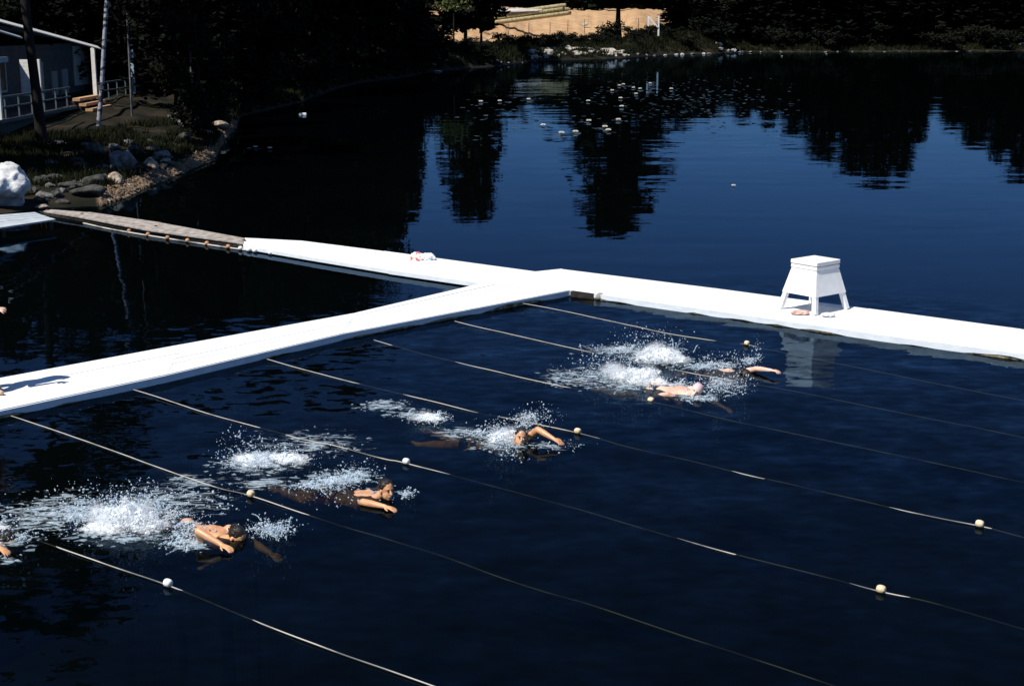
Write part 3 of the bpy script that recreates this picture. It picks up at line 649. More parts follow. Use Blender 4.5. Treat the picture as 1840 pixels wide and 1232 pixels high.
def swimmer(px, py, label, cfg, m='skin'):
    """local x forward, y left (away from camera), z up; origin at the neck base on the water"""
    p = at(px, py, 0)
    root = empty('person', (p.x, p.y, 0), label, 'person', 'swimmers racing in the lanes', rz=HEADING + cfg.get('turn', 0))
    mb = MB(); roll = cfg.get('roll', 0); zb = cfg.get('zb', -.02); pitch = cfg.get('pitch', .05)
    RM = Matrix.Rotation(roll, 3, 'X')
    T = lambda x, y, z: (lambda w: Vector((x, w.y, w.z + zb + x * pitch)))(RM @ Vector((0, y, z)))
    upv = RM @ Vector((0, 0, 1))
    mb.tube([T(.06, 0, .0), T(0, 0, .0), T(-.1, 0, .005), T(-.24, 0, .005), T(-.38, 0, -.005), T(-.5, 0, -.005), T(-.60, 0, -.01)],
            [(.10, .075), (.185, .095), (.185, .115), (.160, .110), (.138, .095), (.158, .105), (.15, .105)], 20, up=upv)
    for s in (1, -1):   # shoulder caps, shoulder blades, buttocks
        mb.ell(T(-.01, s * .175, 0), (.085, .065, .07)); mb.ell(T(-.13, s * .085, .075), (.08, .06, .04)); mb.ell(T(-.56, s * .075, .045), (.10, .08, .075))
    hp = Vector(cfg.get('head', (.20, 0, .06))); mb.tube([T(.02, 0, .01), (T(.02, 0, .01) + hp) / 2, hp], [.07, .056, .056], 12)
    q, rot = head(mb, hp, Vector(cfg.get('look', (1, -.4, .1))), Vector(cfg.get('hup', (0, .3, 1))))
    for s, key in ((1, 'L'), (-1, 'R')):
        k = cfg.get('knee' + key, .02); f = cfg.get('foot' + key, -.04)
        limb(mb, [T(-.55, s * .085, -.01), T(-.80, s * .10, -.02), T(-1.0, s * .11, -.04 - k), T(-1.22, s * .10, -.03 + f * .5), T(-1.42, s * .085, f)], [.088, .083, .060, .060, .038])
        limb(mb, [T(-1.42, s * .085, f), T(-1.52, s * .08, f - .015), T(-1.62, s * .085, f + .01)], [.036, .038, .022], 10)
        arm = cfg[key]; sh = T(-.01, s * .18, 0)
        P = [sh] + [Vector(a) for a in arm[:2]]
        limb(mb, [P[0], (P[0] + P[1]) / 2 + Vector((0, 0, .006)), P[1]], [.058, .052, .043]); limb(mb, [P[1], P[1] * .6 + P[2] * .4, P[2]], [.043, .042, .027])
        d = Vector(arm[2]) if len(arm) > 2 else (P[2] - P[1]); hand(mb, P[2], d, Vector(arm[3]) if len(arm) > 3 else Vector((0, 0, 1)), s if d.x < 0 else -s * -1 * -1, cfg.get('curl', .18))
    body = finish_body(mb, 'body', m, root)
    if cfg.get('cap'):
        hb = MB(); hb.ell(q(-.016, 0, .040), (.104, .083, .090), rot, 20, 14); hb.build('bathing_cap', M['cappink'], root, smooth=True)
    else:
        hb = MB(); hb.ell(q(-.024, 0, .042), (.100, .083, .088), rot, 20, 14)
        for i in range(26):
            a = random.uniform(0, 6.28); e = random.uniform(-.2, .9); cc = Vector((-.024 + .09 * math.cos(a) * math.cos(e) - .01, .076 * math.sin(a) * math.cos(e), .042 + .085 * math.sin(e)))
            if cc.x < .05: hb.ell(q(*cc), (.022, .016, .012), rot, 8, 5)
        hb.build('hair', M['hair'], root, smooth=True)
    for s in (1, -1):
        eb = MB(); eb.ell(q(.080, s * .030, .008), (.008, .013, .007), rot, 8, 6); eb.build('eye', M['eye'], root, smooth=True)
    tb = MB(); tb.tube([T(-.46, 0, -.005), T(-.54, 0, -.004), T(-.62, 0, -.01)], [(.160, .108), (.168, .120), (.165, .118)], 20, cap=False, up=upv)
    for s in (1, -1): tb.tube([T(-.58, s * .088, -.01), T(-.72, s * .095, -.016)], [.102, .094], 16, cap=False)
    tb.build('swim_trunks', M[cfg.get('trunks', 'trunksnavy')], root, smooth=True)
    return root
swimmer(1318, 668, 'swimmer in the farthest lane stretching one straight arm forward',
        dict(head=(.19, .02, -.07), look=(1, 0, -.7), L=[(.30, .17, .06), (.56, .15, .08)], R=[(-.22, -.26, -.06), (-.42, -.20, -.12), (-1, 0, -.2)], zb=-.10, roll=.15, curl=.3), 'skinpale')
swimmer(1232, 706, 'swimmer in a pale pink bathing cap just in front of the farthest swimmer',
        dict(head=(.18, -.02, .06), look=(.5, -1, .1), hup=(.5, .2, .8), L=[(.28, .20, -.10), (.52, .18, -.16)], R=[(-.12, -.30, .02), (-.36, -.26, -.06), (-1, 0, -.3)], zb=-.05, roll=.30, cap=True), 'skinpale')
swimmer(918, 794, 'swimmer in the middle lane with bent arm reaching toward a float',
        dict(head=(.17, -.01, .10), look=(.75, -.8, .1), hup=(0, .3, 1), L=[(.28, .20, .17), (.53, .19, .10), (1, -.05, -.22)], R=[(-.20, -.27, -.04), (-.42, -.25, -.10), (-1, 0, -.3)], zb=-.09, footL=.02, footR=-.12, curl=.15, trunks='trunksnavy'))
swimmer(668, 889, 'dark-haired swimmer with lifted face and forearm sweeping across the water',
        dict(head=(.23, .0, .105), look=(1, -.25, .05), hup=(-.1, .1, 1), R=[(.16, -.30, .03), (.45, -.26, .03), (1, .15, -.05)], L=[(-.10, .36, -.06), (-.30, .42, -.10), (-1, .1, -.3)], zb=-.09, pitch=.09, footL=-.10, footR=.0, trunks='trunksred'))
swimmer(392, 961, 'swimmer in front of the biggest splash with humped pale shoulder and bent arm',
        dict(head=(.22, .06, .0), look=(1, .1, -.5), R=[(.10, -.33, .16), (.38, -.27, .06), (1, .05, -.1)], L=[(.30, .24, -.10), (.55, .22, -.14)], zb=-.07, roll=.38, footL=.03, footR=-.10, trunks='trunksnavy'))
swimmer(-17, 967, 'swimmer cut off by the left edge, only arm and splash in view',
        dict(head=(.20, .05, -.02), look=(1, .1, -.5), R=[(.26, -.26, .15), (.52, -.22, .09), (1, .05, -.15)], L=[(-.2, .27, -.08), (-.42, .24, -.12), (-1, 0, 0)], zb=-.08, roll=.2, trunks='trunksred'))

# person standing on the dock at the left edge
fp = at(-4, 703, TOP)
root = empty('person', (fp.x - .26, fp.y + .10, TOP + .005), 'person in dark trousers and tan shoes standing on the dock, hand held out', 'person', rz=R(-25))
mb = MB(); z = lambda x, y, h: Vector((x, y, h))
mb.tube([z(0, 0, .86), z(0, 0, .98), z(.01, 0, 1.12), z(.01, 0, 1.28), z(0, 0, 1.40), z(0, 0, 1.47)], [(.165, .11), (.155, .105), (.15, .105), (.175, .115), (.17, .095), (.07, .06)], 20, up=Vector((1, 0, 0)))
for s in (1, -1):
    fx = .28 if s < 0 else 0
    limb(mb, [z(0, s * .09, .88), z(.02 + fx * .35, s * .095, .66), z(.02 + fx * .62, s * .10, .47), z(-.01 + fx * .8, s * .10, .26), z(-.02 + fx, s * .10, .08)], [.092, .08, .058, .058, .04])
    mb.tube([z(-.05 + fx, s * .10, .045), z(.05 + fx, s * .105, .04), z(.18 + fx, s * .115, .03)], [.035, .04, .03], 10); mb.ell(z(0, s * .175, 1.40), (.07, .06, .07))
mb.tube([z(0, 0, 1.42), z(.02, 0, 1.56)], [.058, .055], 12); q, rot = head(mb, z(.03, 0, 1.62), Vector((1, -.2, -.15)), Vector((0, 0, 1)))
hp = at_y(1, 556, fp.y); hw_ = Matrix.Rotation(R(25), 3, 'Z') @ (hp - root.location)
limb(mb, [z(0, -.19, 1.40), z(.02, -.235, 1.25), z(hw_.x * .35, -.25, 1.12)], [.058, .05, .043]); wr = Vector((hw_.x - .10, hw_.y, hw_.z)); limb(mb, [z(hw_.x * .35, -.25, 1.12), (z(hw_.x * .35, -.25, 1.12) + wr) / 2, wr], [.043, .042, .027])
hand(mb, wr, Vector((1, .15, .02)), Vector((.1, -.5, .85)), 1, .2, 1.05, .3)
limb(mb, [z(0, .19, 1.40), z(-.02, .24, 1.25), z(-.01, .26, 1.10)], [.058, .05, .043]); limb(mb, [z(-.01, .26, 1.10), z(.02, .27, .98), z(.05, .27, .86)], [.043, .042, .027])
hand(mb, z(.05, .27, .86), Vector((.1, 0, -1)), Vector((0, 1, 0)), -1, .3)
finish_body(mb, 'body', 'skinpale', root)
hb = MB(); hb.ell(q(-.024, 0, .042), (.100, .083, .088), rot, 20, 14); hb.build('hair', M['hair'], root, smooth=True)
for s in (1, -1):
    eb = MB(); eb.ell(q(.080, s * .030, .008), (.008, .013, .007), rot, 8, 6); eb.build('eye', M['eye'], root, smooth=True)
tb = MB(); tb.tube([z(0, 0, .84), z(0, 0, 1.02)], [(.18, .125), (.165, .118)], 20, up=Vector((1, 0, 0)))
for s, fx in ((1, 0), (-1, .28)): tb.tube([z(0, s * .09, .86), z(.02 + fx * .35, s * .095, .66), z(.01 + fx * .7, s * .10, .40), z(-.02 + fx, s * .10, .09)], [.11, .098, .086, .09], 16, cap=False)
tb.build('trousers', M['trousers'], root, smooth=True)
tb = MB(); tb.tube([z(0, 0, .96), z(.01, 0, 1.12), z(.01, 0, 1.28), z(0, 0, 1.41), z(0, 0, 1.46)], [(.178, .125), (.165, .12), (.19, .13), (.188, .11), (.075, .07)], 20, cap=False, up=Vector((1, 0, 0)))
tb.tube([z(0, -.17, 1.40), z(.01, -.225, 1.27)], [.075, .07], 14, cap=False); tb.tube([z(0, .17, 1.40), z(-.01, .23, 1.27)], [.075, .07], 14, cap=False)
tb.build('shirt', M['shirt'], root, smooth=True)
for s, fx in ((1, 0), (-1, .28)):
    tb = MB(); tb.tube([z(-.075 + fx, s * .10, .045), z(-.02 + fx, s * .10, .055), z(.07 + fx, s * .105, .045), z(.17 + fx, s * .115, .034), z(.21 + fx, s * .118, .03)], [(.036, .042), (.042, .052), (.048, .043), (.046, .032), (.035, .026)], 16); tb.build('shoe', M['shoe'], root, smooth=True)

# ------------------------------------------------------------------ splashes
ICO = None
def ico_arrays(sub):
    bm = bmesh.new(); bmesh.ops.create_icosphere(bm, subdivisions=sub, radius=1)
    v = np.array([x.co[:] for x in bm.verts]); bm.verts.index_update(); f = np.array([[q.index for q in x.verts] for x in bm.faces]); bm.free(); return v, f
IV, IF = ico_arrays(1); IV2, IF2 = ico_arrays(2)
def cluster_pts(c, n, flat=False):
    cx, cy, rx, ry, zmax = c[:5]; out = []
    for i in range(n):
        while True:
            a, b = RNG.normal(0, .5), RNG.normal(0, .5)
            if a * a + b * b < 1.6: break
        zz = abs(RNG.normal(0, .45)) * zmax
        p = at(cx + a * rx, cy + b * ry, min(zz, zmax)); out.append((p, math.hypot(a, b)))
    return out
def blobs(P, rad, stretch=1.0, V=IV, Fc=IF):
    vs = []; fs = []
    for i, (p, r) in enumerate(zip(P, rad)):
        d = RNG.normal(size=3); d /= np.linalg.norm(d); k = 1 + abs(RNG.normal(0, .5)) * stretch
        v = V * r * (1 + RNG.uniform(-.38, .38, size=(len(V), 1)))
        v = v + np.outer(v @ d, d) * (k - 1)
        vs.append(v + np.array(p[:])); fs.append(Fc + i * len(V))
    return np.concatenate(vs), np.concatenate(fs)
def flecks(P, size):
    """thin torn scraps of foam lying on the water"""
    vs = []; fs = []; o = 0
    for p, s in zip(P, size):
        n = 7; a0 = RNG.uniform(0, 6.28); ex = RNG.uniform(1.0, 2.6); al = RNG.normal(0, .35)
        ring = []
        for k in range(n):
            a = a0 + 2 * math.pi * k / n; r = s * RNG.uniform(.45, 1.15)
            x, y = math.cos(a) * r * ex, math.sin(a) * r * .8
            ring.append((p.x + x * math.cos(al) - y * math.sin(al), p.y + x * math.sin(al) + y * math.cos(al), p.z + .004 + RNG.uniform(0, .012)))
        vs += ring + [(p.x, p.y, p.z + .012 + RNG.uniform(0, .012))]
        fs += [(o + k, o + (k + 1) % n, o + n) for k in range(n)]; o += n + 1
    return np.array(vs), np.array(fs)
def lace(c):
    cx, cy, rx, ry, n = c; nr, na = 10, 28; vs = []; den = []; fs = []
    for i in range(nr + 1):
        t = i / nr * 1.35
        for j in range(na):
            a = 2 * math.pi * j / na; w = 1 + .3 * fnoise((math.cos(a) * 2 + cx, math.sin(a) * 2 + cy, 0), 1, 2)
            p = at(cx + math.cos(a) * rx * 1.15 * t * w, cy + math.sin(a) * ry * 1.2 * t * w)
            vs.append((p.x, p.y, .010 + .012 * fnoise(p, 3, 3) + .006)); den.append(max(0, 1 - (t / 1.35) ** 1.3))
    for i in range(nr):
        for j in range(na): fs.append((i * na + j, i * na + (j + 1) % na, (i + 1) * na + (j + 1) % na, (i + 1) * na + j))
    return np.array(vs), fs, den
_bm = bmesh.new(); bmesh.ops.create_icosphere(_bm, subdivisions=3, radius=1); MIST = bpy.data.meshes.new('spray_mist'); _bm.to_mesh(MIST); _bm.free(); MIST.materials.append(M['mist'])
def sheet(c, layer, m=46):
    """torn sheet of white water: a ragged crest surface with density falling to its edge"""
    cx, cy, rx, ry, zm = c[:5]; p0 = at(cx, cy + ry * .35, 0); w = rx * p0.y / F * 1.45
    dy = max(.24, abs(at(cx, cy + ry, 0).y - at(cx, cy - ry, 0).y) * .42); ca, sa = math.cos(HEADING * .55), math.sin(HEADING * .55); vs = []; den = []; fs = []; sd_ = layer * 13.7 + cx * .31
    for i in range(m + 1):
        for j in range(m + 1):
            u = i / m * 2 - 1; v = j / m * 2 - 1
            wob = .35 * fnoise((u * 1.6 + sd_, v * 1.6, 0), 1, 3); rr_ = math.hypot(u, v) * (1 + wob); d = max(0, 1 - rr_ ** 1.5)
            x, y = u * w, v * dy; n1 = fnoise((x + sd_, y, layer), 4.5, 4); n2 = fnoise((x, y + sd_, layer + 5), 13, 3)
            h = zm * (.30 + .20 * layer) * max(0, d) ** .8 * max(.02, .55 + .75 * n1 + .45 * n2)
            jx = .05 * fnoise((x * 6, y * 6, sd_), 1, 2) + h * .25; jy = .05 * fnoise((x * 6, y * 6, sd_ + 9), 1, 2)
            vs.append((p0.x + (x + jx) * ca - (y + jy) * sa, p0.y + (x + jx) * sa + (y + jy) * ca, .012 + layer * .008 + max(0, h))); den.append(d * (1 - .10 * layer) - 1.1 * max(0, h / max(zm, .05) - .42))
    for i in range(m):
        for j in range(m): k = i * (m + 1) + j; fs.append((k, k + m + 1, k + m + 2, k + 1))
    return np.array(vs), fs, den
def splash(name, label, cores, sparse, drops, flats):
    parts = []; DEN = []
    P = []; rr = []
    for c in cores:
        for (p, q) in cluster_pts(c, c[5] // 2): P.append(p); rr.append((.0028 + .009 * RNG.random() ** 3) * (1.2 - .4 * min(q, 1.3)))
    if P:
        v, f = blobs(P, rr, .5); f = f.tolist()
        parts.append((v, f, 0))
    P = []; rr = []
    for c in sparse:
        for (p, q) in cluster_pts(c, int(c[5] * 1.2)): P.append(p); rr.append(.0024 + .009 * RNG.random() ** 4)
        for (p, q) in cluster_pts((c[0], c[1] + c[3] * .3, c[2] * .8, c[3] * .5, .03), max(3, c[5] // 16)):   # fingers of water thrown out of the surface
            vx, vy = RNG.normal(.25, .75, 2); vz = abs(RNG.normal(.9, .5)) * (.5 + 1.6 * min(.5, c[4])); m = RNG.integers(8, 18); r0 = RNG.uniform(.005, .011); ph = RNG.uniform(0, .1)
            for k in range(m):
                t = ph + .012 * k; P.append(Vector((p.x + vx * t + RNG.normal(0, .003), p.y + vy * t, max(.003, .01 + vz * t - 4.9 * t * t)))); rr.append(r0 * (1.1 - .6 * k / m) * RNG.uniform(.7, 1.2))
    if P: v, f = blobs(P, rr, 1.2); parts.append((v, f.tolist(), 2))
    P = []; rr = []
    for c in drops:
        for (p, q) in cluster_pts(c, int(c[5] * .9)): P.append(p); rr.append(.0028 + .010 * RNG.random() ** 4)
    if P: v, f = blobs(P, rr, .8); parts.append((v, f.tolist(), 2))
    P = []; rr = []
    for c in flats:
        for (p, q) in cluster_pts((c[0], c[1], c[2], c[3], .0), int(c[4] * .35)): P.append(p); rr.append(.010 + .035 * RNG.random() ** 2.5)
    if P: v, f = flecks(P, rr); parts.append((v, f.tolist(), 1))
    nb = sum(len(q[0]) for q in parts)
    for c in flats:
        v, f, d = lace(c); parts.append((v, f, 3)); DEN += d
    for c in cores:
        for k in range(4): v, f, d = sheet(c, k); parts.append((v, f, 4)); DEN += d
    for c in sparse:
        if c[5] > 120:
            for k in range(2): v, f, d = sheet((c[0], c[1], c[2] * .7, c[3] * .7, c[4] * .7), k, 34); parts.append((v, f, 4)); DEN += [q * .50 for q in d]
    V = []; Fc = []; mi = []; off = 0
    for v, f, m in parts:
        V += v.tolist(); Fc += [tuple(i + off for i in q) for q in f]; mi += [m] * len(f); off += len(v)
    me = bpy.data.meshes.new(name); me.from_pydata(V, [], Fc)
    for m in ('foam', 'thinfoam', 'drop', 'lace', 'torn'): me.materials.append(M[m])
    at_d = me.attributes.new('froth', 'FLOAT', 'POINT'); at_d.data.foreach_set('value', np.array([0.0] * nb + DEN, dtype=np.float32))
    me.polygons.foreach_set('material_index', np.array(mi, dtype=np.int32)); me.polygons.foreach_set('use_smooth', np.ones(len(Fc), dtype=bool))
    ob = tag(link(name, me), label, 'splash', 'splashes behind the swimmers', 'stuff')
    for c in cores:
        for k in range(3 + c[5] // 160):
            p = at(c[0] + RNG.normal(0, .42) * c[2], c[1] + c[3] * .2 + RNG.normal(0, .3) * c[3], 0); w = p.y / F * RNG.uniform(14, 34); h = max(.05, c[4] * RNG.uniform(.25, .75))
            mo = link('spray_mist', MIST, ob, loc=(p.x, p.y, .02 + h * .4)); mo.scale = (w * 1.25, w, h); mo.rotation_euler = (RNG.normal(0, .3), RNG.normal(0, .3), RNG.uniform(0, 3))
    return ob
splash('splash', 'spray thrown up around the farthest swimmer\'s legs and reaching arm',
       [(1185, 642, 40, 16, .30, 420), (1215, 648, 18, 8, .12, 90)],
       [(1125, 628, 75, 14, .15, 420), (1185, 635, 60, 26, .4, 420), (1285, 655, 60, 9, .06, 300), (1345, 648, 22, 10, .15, 160)],
       [(1150, 600, 60, 30, .6, 130), (1180, 615, 70, 25, .5, 260), (1360, 632, 12, 26, .45, 110), (1300, 640, 60, 12, .2, 120)],
       [(1090, 630, 60, 10, 160), (1190, 650, 80, 12, 220), (1270, 660, 60, 8, 130)])
splash('splash', 'thick white spray around the pink-capped swimmer',
       [(1142, 680, 46, 14, .30, 620), (1165, 688, 42, 8, .1, 250)],
       [(1110, 668, 60, 24, .3, 700), (1222, 690, 26, 10, .15, 180), (1295, 690, 44, 18, .25, 380), (1255, 716, 45, 6, .04, 160)],
       [(1070, 660, 70, 34, .4, 260), (1325, 690, 34, 22, .4, 260), (1120, 640, 80, 20, .5, 160), (1280, 660, 60, 20, .3, 140)],
       [(1050, 680, 75, 22, 330), (1130, 695, 70, 12, 260), (1250, 712, 55, 8, 150), (1000, 680, 40, 14, 60)])
splash('splash', 'pale spray around the middle swimmer\'s head and kicking legs',
       [(903, 788, 26, 15, .2, 260), (770, 752, 26, 8, .1, 110)],
       [(905, 785, 42, 26, .35, 560), (768, 750, 44, 12, .12, 260), (860, 778, 34, 8, .08, 140), (945, 755, 34, 16, .4, 160)],
       [(965, 745, 42, 20, .4, 200), (900, 770, 60, 26, .4, 160), (920, 815, 30, 14, .2, 70), (1000, 800, 60, 12, .1, 60)],
       [(690, 730, 55, 12, 230), (740, 745, 55, 10, 160), (900, 800, 60, 14, 200), (820, 780, 50, 14, 90), (985, 802, 55, 8, 60)])
splash('splash', 'ragged spray trailing behind the dark-haired swimmer',
       [(455, 830, 40, 10, .14, 170), (515, 826, 40, 9, .12, 120)],
       [(470, 822, 75, 20, .2, 620), (600, 862, 38, 18, .15, 360), (560, 872, 42, 9, .05, 200), (640, 852, 22, 12, .06, 160), (728, 889, 12, 7, .06, 60)],
       [(430, 790, 55, 24, .5, 110), (500, 810, 110, 24, .3, 220), (640, 845, 60, 20, .2, 120), (600, 890, 120, 24, .1, 90), (735, 885, 14, 10, .15, 60)],
       [(460, 838, 85, 16, 300), (600, 866, 60, 18, 220), (640, 856, 36, 14, 140), (690, 888, 50, 10, 90), (560, 800, 110, 26, 140), (480, 870, 80, 14, 90)])
splash('splash', 'biggest solid white splash of kicking feet at lower left',
       [(225, 933, 62, 22, .32, 1150), (260, 945, 46, 14, .2, 380), (190, 950, 46, 12, .12, 260)],
       [(225, 915, 95, 38, .45, 1100), (140, 920, 60, 26, .1, 460), (300, 925, 44, 26, .3, 260), (487, 952, 40, 16, .2, 420), (340, 945, 40, 10, .15, 130), (368, 952, 34, 9, .12, 60), (330, 960, 30, 8, .06, 140), (330, 975, 55, 10, .05, 240)],
       [(270, 885, 60, 28, .6, 130), (370, 895, 70, 26, .4, 130), (490, 945, 60, 22, .3, 160), (200, 880, 120, 24, .5, 90), (120, 930, 110, 40, .2, 160)],
       [(120, 920, 95, 36, 380), (220, 965, 110, 16, 360), (345, 982, 40, 10, 110), (300, 900, 120, 30, 150), (350, 870, 60, 20, 70), (60, 930, 70, 40, 110)])
splash('splash', 'spray at the left edge around the swimmer cut off there',
       [(-70, 955, 40, 16, .2, 260), (-8, 958, 22, 8, .08, 60)],
       [(-30, 950, 50, 22, .3, 380), (24, 966, 28, 7, .06, 130)],
       [(0, 935, 60, 30, .4, 120), (40, 960, 30, 16, .2, 70)],
       [(-20, 975, 90, 18, 230), (10, 1005, 30, 10, 40)])

# wind-torn surface flecks on the right of the pool
# ------------------------------------------------------------------ rocks
def rock_mesh(seed, m, flat=.7, sub=3):
    bm = bmesh.new(); bmesh.ops.create_icosphere(bm, subdivisions=sub, radius=1)
    rnd = random.Random(seed)
    planes = [(Vector((rnd.gauss(0, 1), rnd.gauss(0, 1), rnd.gauss(0, 1))).normalized(), rnd.uniform(.5, .82)) for _ in range(11)]
    for v in bm.verts:
        c = v.co.copy()
        for n, d in planes:
            k = c.dot(n)
            if k > d: c -= n * (k - d) * .93
        c *= 1 + .15 * fnoise(c + Vector((seed * 3.7, 0, 0)), 2.2, 4); c.z *= flat; v.co = c
    me = bpy.data.meshes.new('rock'); bm.to_mesh(me); bm.free(); me.materials.append(M[m])
    me.polygons.foreach_set('use_smooth', np.ones(len(me.polygons), dtype=bool)); return me
ROCKS = {m: [rock_mesh(i * 5 + k, m) for i in range(5)] for k, m in enumerate(('rock', 'rockdark', 'rocktan', 'rockpale'))}
def rock(p, size, m, label, group=None, i=None, name='rock'):
    o = link(name, random.choice(ROCKS[m]) if i is None else ROCKS[m][i % 5], loc=p)
    o.scale = size; o.rotation_euler = (random.uniform(-.15, .15), random.uniform(-.15, .15), random.uniform(-.5, .5)); return tag(o, label, 'rock', group)
def on_ground(px, py):
    """march the ray through a pixel until it meets the terrain"""
    d = ray(px, py); t = 20.0
    while t < 420:
        p = Vector((d.x * t, d.y * t, CH + d.z * t))
        if p.z <= gz(p.x, p.y): return p
        t += .15 if t < 90 else .5
    return p
# the boulder at the left edge
bo = on_ground(-12, 372)
o = link('boulder', rock_mesh(91, 'boulder', .95, 5), loc=(bo.x - .12, bo.y + .5, .55)); o.scale = (1.0, .88, .95); tag(o, 'huge granite boulder coloured sunlit white at the left edge above the shore dock', 'boulder')
LR = [(100, 264, 42, 12, 'rock', 'flat grey slab of rock lying in the grass below the cabin steps'), (218, 306, 52, 48, 'rock', 'tall rugged blue-grey boulder on the left bank above the gravel beach'), (205, 330, 30, 22, 'rocktan', 'tan rock at the foot of the rugged blue-grey boulder'),
      (166, 332, 36, 20, 'rockdark', 'dark mossy rock left of the tan rock on the bank'), (152, 354, 56, 26, 'rockdark', 'wide dark rounded rock just above the gangway'), (172, 282, 34, 30, 'rockdark', 'dark rock leaning left of the rugged boulder'),
      (290, 290, 36, 26, 'rock', 'grey rock with green moss beside the gravel beach'), (270, 305, 28, 24, 'rocktan', 'brownish rock half buried above the gravel'), (296, 300, 22, 18, 'rocktan', 'small tan rock beside the mossy grey rock'),
      (90, 358, 32, 14, 'rock', 'low grey rock right of the white boulder'), (112, 369, 26, 13, 'rockdark', 'dark round rock at the shore end of the gangway'), (74, 376, 28, 10, 'rocktan', 'flat reddish rock touching the pale shore dock'),
      (56, 350, 26, 16, 'rockdark', 'dark rock tucked behind the white boulder'), (320, 208, 16, 9, 'rock', 'small grey stone on the bank beyond the gravel beach'), (118, 340, 30, 18, 'rockdark', 'dark rock in the middle of the left bank'),
      (240, 275, 26, 16, 'rockdark', 'dark rock behind the rugged blue-grey boulder'), (205, 270, 24, 16, 'rock', 'small blue-grey rock on top of the left bank'), (330, 250, 26, 14, 'rockdark', 'dark low rock between beach and forest'), (140, 305, 30, 16, 'rockdark', 'dark flat rock high on the left bank')]
for i, (px, py, w, h, m, lab) in enumerate(LR):
    p = on_ground(px, py); k = p.y / F
    rock((p.x, p.y + w * k * .3, p.z + h * k * .32), (w * k * .62, w * k * .55, h * k * .85), m, lab, i=i)
for (px, py, w, lab) in [(283, 322, 12, 'pale round stone near the waterline of the gravel beach'), (345, 312, 7, 'small white stone at the tip of the gravel beach'), (230, 335, 12, 'white pointed stone at the back of the gravel beach'), (194, 364, 12, 'yellowish stone at the near end of the gravel beach'), (310, 316, 7, 'small cream stone on the gravel waterline'), (266, 348, 8, 'cream stone lying in the shallows off the beach'), (372, 243, 22, 'tan slab at the upper end of the gravel beach'), (396, 232, 30, 'larger tan slab at the far end of the gravel beach')]:
    p = on_ground(px, py); k = p.y / F; rock((p.x, p.y, p.z + w * k * .2), (w * k * .6, w * k * .6, w * k * .42), 'rockpale' if w < 15 else 'rocktan', lab)
_lab = ['dark jagged stone among the heaped boulders between white boulder and gravel beach', 'grey stone among the heaped boulders between white boulder and gravel beach']
for i in range(46):
    px = random.uniform(48, 300); py = 375 - (px - 50) * .27 - abs(random.gauss(0, 34)) - 4; w = random.uniform(12, 34)
    if py < 235: continue
    p = on_ground(px, py); k = p.y / F; dk = random.random() < .6
    rock((p.x, p.y, p.z + w * k * .12), (w * k * .6, w * k * .5, w * k * random.uniform(.38, .6)), 'rockdark' if dk else 'rock', _lab[0 if dk else 1], 'dark jagged bank stones' if dk else 'grey bank stones')
# beach pebbles
P = []; rr = []
while len(P) < 7000:
    px = RNG.uniform(178, 430); az = math.atan((px - CX) / F); of = abs(RNG.normal(0, 1.0 if px < 300 else 1.7)) - .35
    if px < 230 and RNG.random() < .5: continue
    r = r_shore(az) + of; x, y = r * math.sin(az), r * math.cos(az); P.append(Vector((x, y, gz(x, y) + .01))); rr.append(.02 + .07 * RNG.random() ** 4)
v, f = blobs(P, rr, .5); me = bpy.data.meshes.new('gravel'); me.from_pydata(v.tolist(), [], f.tolist()); me.materials.append(M['gravel']); tag(link('gravel', me), 'brown pebbles of the small beach on the left shore', 'gravel', kind='stuff')
# fallen bleached log on the left bank
a = on_ground(303, 213); b = on_ground(331, 230); mb = MB(); mb.tube([a + Vector((0, 0, .1)), (a + b) / 2 + Vector((0, 0, .16)), b + Vector((0, 0, .1))], [.07, .10, .12], 10); tag(mb.build('fallen_log', M['greybark'], smooth=True), 'short bleached log lying on the bank behind the beach', 'log')
